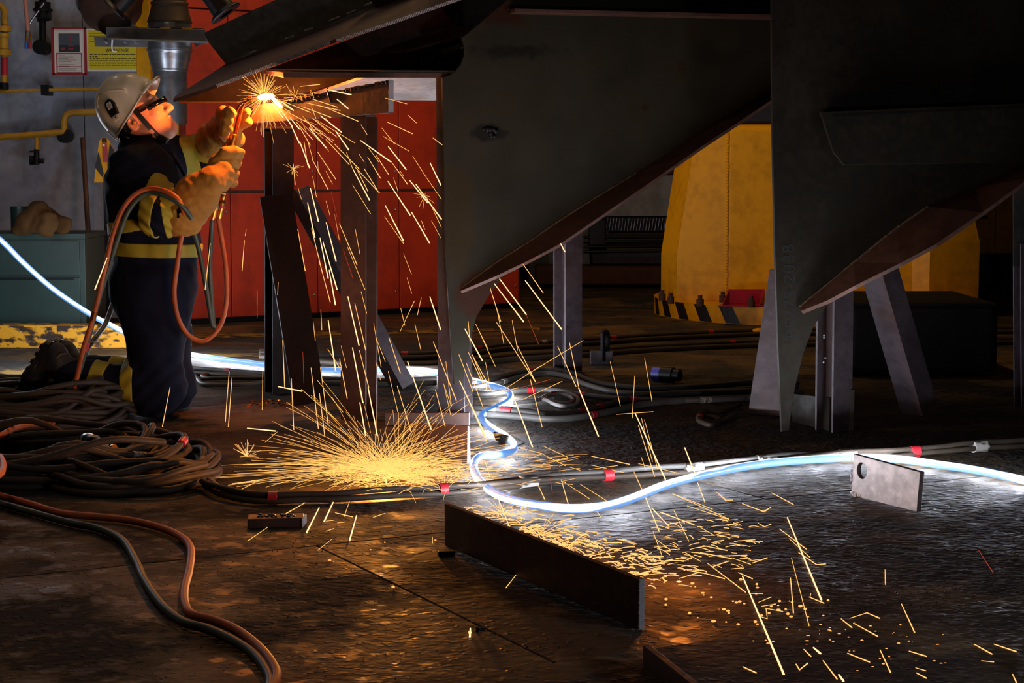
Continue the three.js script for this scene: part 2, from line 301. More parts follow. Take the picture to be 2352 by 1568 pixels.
// ---------------------------------------------------------------- back of the hall, right
{
  const t = thing('wall_cladding', 'pale grey sheet panel on the far wall behind the yellow pedestal', 'panel');
  mesh('sheet', slab([at(1395, 496, 15.4), at(1700, 496, 15.4), at(1700, 401, 15.4), at(1395, 401, 15.4)], 0.03), mat({ color: 0x8c9295, map: paintMap, roughness: 0.7 }), t);
  mesh('top_rail', slab([at(1395, 400, 15.38), at(1700, 400, 15.38), at(1700, 340, 15.38), at(1395, 340, 15.38)], 0.04), M.brown, t);
  const d = thing('mesh_guard', 'dark perforated guard strip below the pale wall sheet', 'guard');
  mesh('frame', slab([at(1390, 530, 15.3), at(1560, 530, 15.3), at(1560, 499, 15.3), at(1390, 499, 15.3)], 0.02), M.blackMetal, d);
  for (let i = 0; i < 24; i++) mesh('bar', cyl(at(1392 + i * 7, 529, 15.27), at(1396 + i * 7, 501, 15.27), 0.004, 0.004, 5), M.galv, d);
  for (let i = 0; i < 4; i++) tag(mesh('wall_pipe', cyl(at(1340, 545 + i * 11, 15.1), at(1760, 541 + i * 11, 15.1), 0.014, 0.014, 8), M.blackMetal), ['topmost', 'second', 'third', 'lowest'][i] + ' thin dark pipe along the far wall below the perforated guard', 'pipe', 'dark pipes on the far wall');
  const b = thing('wall_box', 'dark electrical box on the far wall left of the pipes', 'box');
  mesh('body', slab([at(1352, 566, 15.2), at(1392, 566, 15.2), at(1392, 500, 15.2), at(1352, 500, 15.2)], 0.12), M.blackMetal, b);
  mesh('lid', slab([at(1355, 562, 15.08), at(1389, 562, 15.08), at(1389, 504, 15.08), at(1355, 504, 15.08)], 0.01), M.blackMetal, b);
  tag(mesh('base_rail', bx(at(1230, 640, 15.1).x, 2.4, 0.02, 0.17, -15.55, -15.0, 0.02), M.brown), 'long dark brown rail along the foot of the far wall', 'rail');
  const s = thing('grey_bench', 'grey steel bench front along the far wall above the brown rail', 'bench');
  mesh('front_panel', bx(at(1360, 600, 15.3).x, 2.4, 0.18, 0.33, -15.5, -15.28, 0.01), mat({ color: 0x55595c, map: paintMap, roughness: 0.7 }), s);
  for (let i = 0; i < 3; i++) mesh('post', bx(0.05 + i * 0.26, 0.14 + i * 0.26, 0.17, 1.2, -15.5, -15.4, 0.005), mat({ color: 0x55595c, roughness: 0.7 }), s);
}
// ---------------------------------------------------------------- yellow pedestal
{
  const t = thing('yellow_pedestal', 'big yellow machine pedestal with gussets on a round striped base', 'pedestal');
  const cx = 2.06, cz = -12.42, R = 1.09, h = 0.115;
  const cap = at(1700, 285, 11.96).y;   // painted part ends here, dark machine housing above
  mesh('column', bx(cx - 0.68, cx + 0.68, h - 0.02, cap, cz - 0.46, cz + 0.46, 0.05), M.yellow, t);
  mesh('machine_housing', bx(cx - 0.66, cx + 0.66, cap, 3.2, cz - 0.45, cz + 0.42, 0.03), M.black, t);
  mesh('housing_bracket', bx(cx - 0.36, cx - 0.32, cap, 2.2, cz + 0.42, cz + 0.5, 0.004), M.blackMetal, t);
  const disc = new THREE.CylinderGeometry(R, R, h, 72, 1); disc.translate(cx, h / 2, cz);
  const base = mesh('base_ring', uvm(disc), M.yellow, t);
  for (let i = 0; i < 5; i++) {          // black hazard stripes: slanted thin plates bent round the rim
    const a0 = Math.PI + 0.04 + i * 0.195, pos = [], seg = 3;
    const pt = (a, y) => V(cx + Math.cos(a) * (R + 0.002), y, cz - Math.sin(a) * (R + 0.002));
    for (let k = 0; k < seg; k++) { const f0 = k / seg, f1 = (k + 1) / seg, w = 0.095; const y0 = 0.004, y1 = h - 0.004, sl = 0.055; const q = [pt(a0 + sl + f0 * w, y0), pt(a0 + sl + f1 * w, y0), pt(a0 + f1 * w, y1), pt(a0 + f0 * w, y1)]; pos.push(q[0], q[1], q[2], q[0], q[2], q[3]); }
    const g = new THREE.BufferGeometry().setFromPoints(pos); g.computeVertexNormals(); mesh('hazard_stripe', uvm(g), M.black, base);
  }
  const gusset = (pts) => {               // pts: rings of footprints, bottom up [y, [x,z]*4]
    const pos = [], q = pts.map(([y, f]) => f.map(([x, z]) => V(x, y, z)));
    for (let i = 0; i + 1 < q.length; i++) for (let k = 0; k < 4; k++) { const a = q[i][k], b = q[i][(k + 1) % 4], c = q[i + 1][(k + 1) % 4], d = q[i + 1][k]; pos.push(a, b, c, a, c, d); }
    const e = q[q.length - 1]; pos.push(e[0], e[1], e[2], e[0], e[2], e[3]);
    const g = new THREE.BufferGeometry().setFromPoints(pos); g.computeVertexNormals(); return uvm(g);
  };
  const ring = (y, s) => [y, [[1.0 + s, -12.25], [1.085 + s, -12.02], [1.40, -11.975], [1.40, -12.3]]];
  mesh('gusset', gusset([ring(h - 0.01, 0), ring(0.42, 0), ring(1.3, 0.13)]), M.yellow, t);
  const ring2 = (y, s) => [y, [[2.62, -11.96], [2.72, -11.9], [3.08 - s, -12.05], [3.08 - s, -12.4]]];
  mesh('gusset', gusset([ring2(h - 0.01, 0), ring2(0.5, 0), ring2(1.3, 0.2)]), M.yellow, t);
  const wb = []; for (let i = 0; i < 60; i++) { const s = new THREE.SphereGeometry(0.011, 6, 4); s.scale(1, 1.1, 0.7); s.translate(1.405 + rr(-0.002, 0.002), 0.13 + i * 0.02, -11.962); wb.push(s); }
  mesh('weld_bead', join(wb), M.yellow, t);
  for (const [px, py] of [[1521, 690], [1540, 697], [1608, 703], [1725, 705], [2132, 700], [2202, 690], [1660, 694]]) {
    const p = flr(px, py, h), b = mesh('bolt', new THREE.CylinderGeometry(0.026, 0.026, 0.045, 6).translate(p.x, h + 0.022, p.z), M.brown, t);
    mesh('stud', new THREE.CylinderGeometry(0.014, 0.014, 0.03, 8).translate(p.x, h + 0.055, p.z), M.brown, b);
  }
  // red open tray standing on the base ring
  const d = thing('red_tray', 'small red steel tray standing on the yellow pedestal base', 'tray');
  const q = (px, py) => flr(px, py, h + 0.006), z0 = q(1665, 703).z;
  const x0 = q(1660, 704).x, x1 = q(1775, 704).x, ym = h + 0.005, yb = h + 0.105;
  const redm = mat({ color: 0xa5122a, roughness: 0.35 });
  mesh('tray_floor', bx(x0, x1, ym, ym + 0.006, z0 - 0.12, z0, 0.001), redm, d);
  mesh('back_plate', bx(x0 + 0.06, x1 - 0.03, ym, yb, z0 - 0.126, z0 - 0.12, 0.001), redm, d);
  mesh('side_plate', slab([V(x0, ym, z0), V(x0 + 0.06, ym, z0 - 0.12), V(x0 + 0.06, yb, z0 - 0.12)], 0.005), redm, d);
  mesh('side_plate', slab([V(x1 - 0.08, ym, z0), V(x1 - 0.03, ym, z0 - 0.12), V(x1 - 0.03, yb, z0 - 0.12)], 0.005), redm, d);
}
// far machine at the right edge
{
  const t = thing('yellow_machine_cabinet', 'dim yellow machine cabinet on dark feet at the far right', 'cabinet');
  const x0 = at(2190, 500, 14.4).x, x1 = at(2420, 500, 14.4).x, ym = at(2300, 584, 14.4).y;
  mesh('body', bx(x0, x1, ym, 1.5, -15.2, -14.42, 0.01), M.yellow, t);
  mesh('door', bx(x0 + 0.01, at(2286, 500, 14.4).x, ym + 0.01, 1.4, -14.42, -14.4, 0.004), M.yellow, t);
  mesh('door', bx(at(2288, 500, 14.4).x, x1 - 0.01, ym + 0.01, 1.4, -14.42, -14.4, 0.004), M.yellow, t);
  mesh('handle', bx(at(2232, 498, 14.4).x, at(2268, 498, 14.4).x, at(2250, 502, 14.4).y, at(2250, 496, 14.4).y, -14.4, -14.38, 0.003), M.blackMetal, t);
  for (const px of [2220, 2300, 2380]) mesh('foot', bx(at(px, 600, 14.6).x, at(px, 600, 14.6).x + 0.12, 0, ym, -15.1, -14.6, 0.005), M.black, t);
  const b = thing('black_block', 'low black rounded block standing behind the steel braces', 'block');
  mesh('body', bx(1.585, 2.31, 0.004, 0.34, -9.5, -8.62, 0.05), M.tank, b);
  mesh('lid', bx(1.6, 2.295, 0.335, 0.352, -9.48, -8.64, 0.008), M.tank, b);
}
// ---------------------------------------------------------------- steel hull section under construction
const hull = thing('steel_hull_section', 'huge dark welded steel hull section standing on supports above the floor', 'hull section');
{
  const PSI = 0.26, n = V(Math.sin(PSI), 0, Math.cos(PSI));
  // --- middle web plate
  const p1 = at(1040, 500, 6.95), w1 = (pts) => pts.map(([x, y]) => onPlane(x, y, p1, n));
  const notch = [[1016, 178], [1030, 174], [1046, 163], [1058, 148], [1065, 128], [1066, 108], [1060, 88]];
  const web1 = mesh('web_plate', plate(w1([[1165, 0], [1240, -60], [1480, -260], [1480, -430], [1960, -430], [1960, 108], [1770, 222], [1527, 385], [1404, 462], [1272, 535], [1200, 590], [1160, 630], [1122, 680], [1094, 728], [1078, 790], [1066, 860], [1061, 881], [1043, 882], [1037, 800], [1028, 650], [1022, 520], ...notch]), n, 0.016), M.webMarked, hull);
  const flangeStrip = (weld, edge, plane0, dep, tk) => {       // a face plate standing out of the web towards the viewer
    const pos = [], idx = [], N = weld.length;
    const wp = weld.map(([x, y]) => onPlane(x, y, plane0, n));
    const ep = edge.map(([x, y], i) => { const z = -wp[i].z - dep[i]; return at(x, y, z); });
    const top = [], bot = [];
    for (let i = 0; i < N; i++) { top.push(wp[i], ep[i]); }
    const nn = top[3].clone().sub(top[2]).cross(top[4].clone().sub(top[2])).normalize(); if (nn.y > 0) nn.negate();
    for (const q of top) bot.push(q.clone().addScaledVector(nn, tk));
    const quad = (a, b, c, d) => pos.push(a, b, c, a, c, d);
    for (let i = 0; i + 1 < N; i++) {
      const a = 2 * i, b = 2 * i + 2;
      quad(top[a], top[a + 1], top[b + 1], top[b]); quad(bot[a], bot[b], bot[b + 1], bot[a + 1]);
      quad(top[a + 1], bot[a + 1], bot[b + 1], top[b + 1]); quad(top[a], top[b], bot[b], bot[a]);
    }
    quad(top[0], bot[0], bot[1], top[1]); const e = 2 * N - 2; quad(top[e], top[e + 1], bot[e + 1], bot[e]);
    const g = new THREE.BufferGeometry().setFromPoints(pos); g.computeVertexNormals(); return uvm(g);
  };
  const bead = (pts, plane0, r, count) => {
    const c = new THREE.CatmullRomCurve3(pts.map(([x, y]) => onPlane(x, y, plane0, n).addScaledVector(n, 0.003))), list = [];
    for (let i = 0; i < count; i++) { const s = new THREE.SphereGeometry(r * rr(0.8, 1.2), 6, 4); s.translate(...c.getPointAt(i / (count - 1)).toArray()); list.push(s); }
    return join(list);
  };
  const weld1 = [[1060, 660], [1139, 603], [1212, 556], [1272, 515], [1361, 458], [1460, 398], [1600, 312], [1770, 212], [1960, 95]];
  const edge1 = [[1058, 668], [1139, 634], [1212, 599], [1288, 559], [1380, 496], [1480, 428], [1612, 336], [1775, 228], [1965, 104]];
  mesh('face_flange', flangeStrip(weld1, edge1, p1, [0.02, 0.09, 0.12, 0.13, 0.13, 0.13, 0.13, 0.13, 0.13], 0.012), M.rustSteel, web1);
  mesh('weld_bead', bead(weld1.slice(0, 6), p1, 0.0042, 150), M.weld, web1);
  // stiffener across the top, end bead, and the scar of a lug that was cut off
  const bar = (a, b, h, out, plane0) => { const A = onPlane(...a, plane0, n), B = onPlane(...b, plane0, n); return slabBar(A, B, h, out); };
  function slabBar(A, B, h, out) { const q = [A, B, B.clone().addScaledVector(n, out), A.clone().addScaledVector(n, out)]; const g = plate(q, B.clone().sub(A).normalize().cross(n).negate().normalize(), h); return g; }
  mesh('stiffener', bar([1168, 24], [1900, 46], 0.014, 0.09, p1), M.rustSteel, web1);
  mesh('weld_bead', bead([[1168, 22], [1330, 24]], p1, 0.004, 40), M.weld, web1);
  { const list = []; for (let i = 0; i < 14; i++) { const s = new THREE.SphereGeometry(rr(0.006, 0.013), 7, 5); s.translate(...onPlane(1126 + rr(-16, 16), 305 + rr(-9, 9), p1, n).toArray()); list.push(s); } mesh('lug_scar', join(list), M.blackMetal, web1); }
  // --- right web plate
  const p2 = at(1790, 600, 6.45), w2 = (pts) => pts.map(([x, y]) => onPlane(x, y, p2, n));
  const web2 = mesh('web_plate', plate(w2([[1771, -430], [2520, -430], [2520, 290], [2352, 395], [2200, 490], [2060, 565], [1960, 630], [1900, 700], [1868, 752], [1846, 810], [1826, 890], [1816, 960], [1812, 990], [1796, 992], [1788, 800], [1780, 560], [1774, 250]]), n, 0.016), M.web, hull);
  const weld2 = [[1838, 702], [1900, 652], [1960, 602], [2060, 522], [2130, 474], [2240, 430], [2352, 372], [2500, 280]];
  const edge2 = [[1840, 714], [1900, 690], [1965, 655], [2068, 604], [2150, 560], [2255, 488], [2362, 410], [2510, 318]];
  mesh('face_flange', flangeStrip(weld2, edge2, p2, [0.03, 0.1, 0.16, 0.2, 0.22, 0.22, 0.22, 0.22], 0.014), M.rustSteel, web2);
  mesh('weld_bead', bead(weld2.slice(0, 5), p2, 0.0042, 130), M.weld, web2);
  { // T stiffener: thin web and a deep face plate
    const A = onPlane(1885, 262, p2, n), B = onPlane(2560, 232, p2, n);
    mesh('stiffener', slabBar(A.clone(), B.clone(), 0.012, 0.1), M.steel, web2);
    const o = p2.clone().addScaledVector(n, 0.1), f = [[1884, 257], [2560, 228], [2560, 372], [1938, 378], [1915, 350]].map(([x, y]) => onPlane(x, y, o, n));
    mesh('stiffener_face', plate(f, n, 0.012), M.web, web2);
  }
  // painted number, reading upwards along the left edge of the right web
  const font = await new FontLoader().loadAsync('fonts/droid/droid_sans_regular.typeface.json');
  const tg = new TextGeometry('PS275-2038', { font, size: 0.043, depth: 0.0006, curveSegments: 3 });
  tg.computeBoundingBox(); const tw = tg.boundingBox.max.x; tg.scale(0.335 / tw, 1, 1);
  const o = onPlane(1829, 777, p2, n).addScaledVector(n, 0.0008), ux = onPlane(1823, 560, p2, n).addScaledVector(n, 0.0008).sub(o).normalize();
  tg.applyMatrix4(new THREE.Matrix4().makeBasis(ux, n.clone().cross(ux), n).setPosition(o));
  const txt = mesh('painted_number', tg, mat({ color: 0x0c0c0d, roughness: 0.8 }), web2); txt.userData.label = 'black hand-painted number PS275-2038';
  // unseen ribbed plating added above the webs to keep roof lamps off the floor
  mesh('added_shade_plating', bx(-0.25, 4.6, 2.25, 2.265, -9.1, -5.9, 0.002), M.steel, hull);
  for (let i = 0; i < 6; i++) mesh('longitudinal', bx(0.2 + i * 0.75, 0.212 + i * 0.75, 2.1, 2.25, -9.1, -5.9, 0.001), M.steel, hull);
  // --- third plate at the right edge of the picture, its near edge catching light
  mesh('end_plate', profile(rPts(0.2, 0.016), at(2339, 610, 7.6).add(V(0.08, 0, 0)), at(2335, -60, 7.6).add(V(0.08, 0, 0)), 0), M.steel, hull);
  // --- left part: sloping deck plate with upright plates on it, being cut free below
  const deckN = [[398, 227], [464, 206], [560, 170], [752, 96], [770, 90], [782, 87], [900, 48], [1030, 2], [1140, -36]];
  const near = deckN.map(([x, y], i) => at(x, y, 7.2 - 0.03 * i)), far = [[402, 221], [462, 184], [519, 146], [690, 84], [760, 58], [790, 46], [860, 20], [1000, -30], [1140, -80]].map(([x, y], i) => at(x, y, 7.3 + 0.25 * Math.min(1, i / 2) - 0.02 * i));
  const pos = [], quad = (a, b, c, d) => pos.push(a, b, c, a, c, d), dn = V(0, -0.014, 0);
  for (let i = 0; i + 1 < near.length; i++) {
    const a = near[i], b = near[i + 1], c = far[i + 1], d = far[i], [A, B, C, D] = [a, b, c, d].map((p) => p.clone().add(dn));
    quad(a, b, c, d); quad(D, C, B, A); quad(A, B, b, a); quad(d, c, C, D);
  }
  const dg = new THREE.BufferGeometry().setFromPoints(pos); dg.computeVertexNormals();
  const deck = mesh('deck_plate', uvm(dg), M.rustSteel, hull);
  { // flame-cut edge: small grooves along the near edge
    const list = []; const c = new THREE.CatmullRomCurve3(near, false, 'catmullrom', 0);
    for (let i = 0; i < 170; i++) { const u = 0.14 + 0.8 * i / 170; if (u > 0.49 && u < 0.52) continue; const q = c.getPointAt(u), b = new THREE.BoxGeometry(0.0042, 0.0125, 0.0015 + rnd() * 0.002); b.rotateZ(0.35 + rr(-0.08, 0.08)); b.translate(q.x, q.y - 0.007, q.z + 0.001); list.push(b); }
    mesh('cut_edge', join(list), M.cutEdge, deck);
  }
  mesh('upright_plate', slab([[467, 76], [479, 97], [519, 148], [700, 82], [866, 20], [858, 0], [856, -60], [800, -60], [640, -4]].map(([x, y]) => at(x, y, 7.52)), 0.014), M.greySteel, deck);
  mesh('upright_plate', slab([[868, 26], [1010, -32], [1010, -90], [850, -90], [850, 0]].map(([x, y]) => at(x, y, 7.44)), 0.014), M.steel, deck);
  { const list = []; for (const [x0, y0, x1, y1] of [[757, 47, 779, 39], [799, 31, 816, 24], [838, 13, 853, 7], [908, 11, 924, 3], [655, 90, 674, 83], [701, 70, 718, 65], [575, 122, 590, 116]]) for (let i = 0; i < 9; i++) { const s = new THREE.SphereGeometry(rr(0.003, 0.0055), 6, 4); s.translate(...at(x0 + (x1 - x0) * i / 8, y0 + (y1 - y0) * i / 8, 7.46).toArray()); list.push(s); } mesh('weld_bead', join(list), M.cutEdge, deck); }
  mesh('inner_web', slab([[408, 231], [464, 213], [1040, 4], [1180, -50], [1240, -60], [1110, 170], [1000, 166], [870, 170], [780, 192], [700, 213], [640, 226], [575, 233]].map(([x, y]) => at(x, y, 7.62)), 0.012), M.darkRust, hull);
  const brk = mesh('bracket_plate', slab([[788, 96], [1012, 11], [1046, 66], [838, 131], [818, 120]].map(([x, y]) => at(x, y, 7.3)), 0.012), M.rustSteel, hull);
  mesh('face_flange', slab([at(893, 117, 7.24), at(930, 112, 7.18), at(1070, 78, 7.14), at(1085, 48, 7.24)], 0.01), M.rustSteel, brk);
  mesh('deep_shadow_web', slab([[700, 150], [1110, 150], [1230, 60], [1240, -60], [1110, -40], [980, 20], [860, 120]].map(([x, y]) => at(x, y, 7.55)), 0.012), M.steel, hull).name = 'added_shade_backing';  // dark backing sheet added where the hull interior lies in shade
  mesh('cut_offset_plate', slab([at(1013, 123, 7.2), at(1066, 108, 7.12), at(1066, 98, 7.12), at(1012, 112, 7.2)], 0.02), M.greySteel, hull).name = 'stiffener_end';
  // bottom shell: its primed underside and the turned edge towards us
  const shell = mesh('shell_plate', slab([at(870, 168, 6.99), at(1075, 172, 6.99), at(1040, 231, 7.85), at(690, 231, 7.85)], 0.012), mat({ color: 0xa8a5a2, map: steelMap, roughness: 0.6, bumpMap: fineBump, bumpScale: 0.0008 }), hull);
  mesh('shell_flange', slab([at(651, 166, 6.97), at(1062, 168, 6.97), at(1075, 160, 7.6), at(600, 160, 7.6)], 0.02), M.rustSteel, shell);  // flange deepened behind its edge to keep flame light off the bracket
  mesh('shell_lip', slab([at(412, 233, 7.6), at(560, 232, 7.6), at(600, 228, 7.75), at(412, 229, 7.75)], 0.008), M.rustSteel, shell);
}
// strip of plate being burnt off under the hull
{
  const t = thing('steel_strip', 'rust brown steel strip half cut loose under the hull by the flame', 'steel strip');
  const a = at(575, 283, 7.25), b = at(892, 259, 6.83), u = b.clone().sub(a).setY(0).normalize(), n = V(-u.z, 0, u.x); if (n.z < 0) n.negate();
  const top = []; for (let i = 0; i <= 60; i++) { const k = i / 60, x = 893 - k * 310, y = 183 + Math.pow(k, 0.9) * 60 + (k < 0.75 ? rr(-3.2, 1.5) : 0); top.push([x, y]); }
  const pts = [[575, 283], [892, 259], ...top].map(([x, y]) => onPlane(x, y, a, n));
  const body = mesh('plate_body', plate(pts, n, 0.026, 0.0005), M.rustSteel, t);
  const gr = []; for (let i = 0; i < 42; i++) { const q = onPlane(892.5, 258 - i * 1.78, a, n), g = new THREE.BoxGeometry(0.0035, 0.0026 + rnd() * 0.001, 0.0262); g.rotateY(Math.atan2(n.x, n.z)); g.translate(q.x + rr(0, 0.0016), q.y + 0.002, q.z); g.translate(-n.x * 0.013, 0, -n.z * 0.013); gr.push(g); }
  mesh('cut_edge', join(gr), M.cutEdge, t);
  const dr = []; for (let i = 0; i < 46; i++) { const k = rnd() * 0.8, s = new THREE.SphereGeometry(rr(0.0025, 0.006), 6, 4), q = onPlane(893 - k * 310, 186 + Math.pow(k, 0.9) * 60, a, n); s.scale(1, rr(1, 2.2), 1); s.translate(q.x, q.y - 0.004, q.z + 0.001); dr.push(s); }
  for (const [x, y, l] of [[752, 204, 30], [718, 210, 14]]) dr.push(tube([onPlane(x, y, a, n), onPlane(x + 4, y + l * 0.5, a, n).addScaledVector(n, 0.004), onPlane(x + 9, y + l, a, n).addScaledVector(n, 0.002)], 0.0035, 8, 6));
  mesh('slag', join(dr), M.blackMetal, t);
}
// ---------------------------------------------------------------- supports
function beam(name, label, from, to, w, d, roll, m, t = 0.009) {
  const g = thing(name, label, 'steel support', 'steel supports under the hull');
  mesh('profile', uvm(profile(hPts(w, d, t), from, to, roll)), m, g);
  return g;
}
{
  const foot = (px, py, topPy, lean = 0, leanZ = 0) => { const a = flr(px, py, 0.001), b = at(px + lean, topPy, -a.z + leanZ); return [a, b]; };
  let [a, b] = foot(641, 902, 296);
  const s1 = beam('support_column', 'dark rust H-beam column under the strip, nearest to the kneeling worker', a, b, 0.098, 0.1, 0.5, M.darkRust);
  mesh('top_shim', bx(b.x - 0.06, b.x + 0.06, b.y, b.y + 0.01, b.z - 0.06, b.z + 0.06, 0.001), M.rustSteel, s1);
  [a, b] = foot(825, 962, 268);
  const s2 = beam('support_column', 'brown H-beam column lit orange in the middle of the falling sparks', a, b, 0.11, 0.1, -0.42, M.rustSteel);
  mesh('top_shim', bx(b.x - 0.06, b.x + 0.06, b.y, b.y + 0.008, b.z - 0.06, b.z + 0.06, 0.001), M.rustSteel, s2);
  [a, b] = foot(1046, 968, 178, -4, 0.02);
  const s3 = beam('support_column', 'purple-brown H-beam column behind the pointed foot of the middle web', a, b, 0.108, 0.1, -0.3, M.primer);
  mesh('base_plate', bx(a.x - 0.1, a.x + 0.11, 0.001, 0.012, a.z - 0.08, a.z + 0.07, 0.001), M.steel, s3);
  [a, b] = foot(1304, 852, 480);
  beam('support_column', 'slim H-beam post standing alone between hull and yellow pedestal', a, b, 0.1, 0.1, 0.6, M.primer);
  [a, b] = foot(1914, 988, 640, 4);
  const s5 = beam('support_column', 'worn box-section post under the right web plate', a, b, 0.1, 0.095, 0.62, M.primer);
  mesh('scab_plate', uvm(slab([flr(1818, 968, 0.002), flr(1905, 990, 0.002), at(1905, 913, 6.86), at(1818, 904, 7.12)], 0.012)), M.steel, s5);
  mesh('scab_plate', uvm(bx(a.x + 0.055, a.x + 0.075, 0.002, 0.16, a.z - 0.1, a.z + 0.02, 0.002)), M.steel, s5);
  { const dots = []; for (const [x, y] of [[1893, 770], [1893, 775], [1892, 832], [1896, 822]]) { const s = new THREE.SphereGeometry(0.004, 6, 4); s.translate(...at(x, y, 6.77).toArray()); dots.push(s); } mesh('spatter', join(dots), M.cutEdge, s5); }
  beam('support_column', 'thin dark post at the right edge of the picture', flr(2352, 935, 0.001), at(2350, 560, 7.6), 0.06, 0.06, 0.3, M.primer, 0.006);
  // leaning braces
  const brace = (label, geo, m, name = 'leaning_brace') => { const g = thing(name, label, 'steel brace', 'leaning steel braces'); mesh('profile', uvm(geo), m, g); return g; };
  brace('broad dark red channel brace leaning against the first column', profile(lPts(0.135, 0.06, 0.008), flr(676, 932, 0.002), at(597, 452, 7.75), 0.15), M.darkRust);
  brace('slim dark angle brace running down behind the orange-lit column', profile(lPts(0.075, 0.075, 0.008), flr(925, 893, 0.03), at(680, 438, 7.93), 2.356), M.primer);
  const br = brace('triangular flat brace left of the pointed right web foot', slab([flr(1718, 950, 0.002), flr(1795, 955, 0.002), at(1800, 610, 7.3), at(1772, 620, 7.35)], 0.014), M.primer);
  mesh('cleat', bx(flr(1722, 940).x, flr(1722, 940).x + 0.05, 0.001, 0.03, flr(1722, 940).z - 0.02, flr(1722, 940).z + 0.02, 0.002), M.steel, br);
  brace('angle brace slanting from the right web flange down to the right', profile(lPts(0.105, 0.1, 0.008), flr(2120, 955, 0.03), at(2022, 614, 6.9), 0.8), M.primer);
}
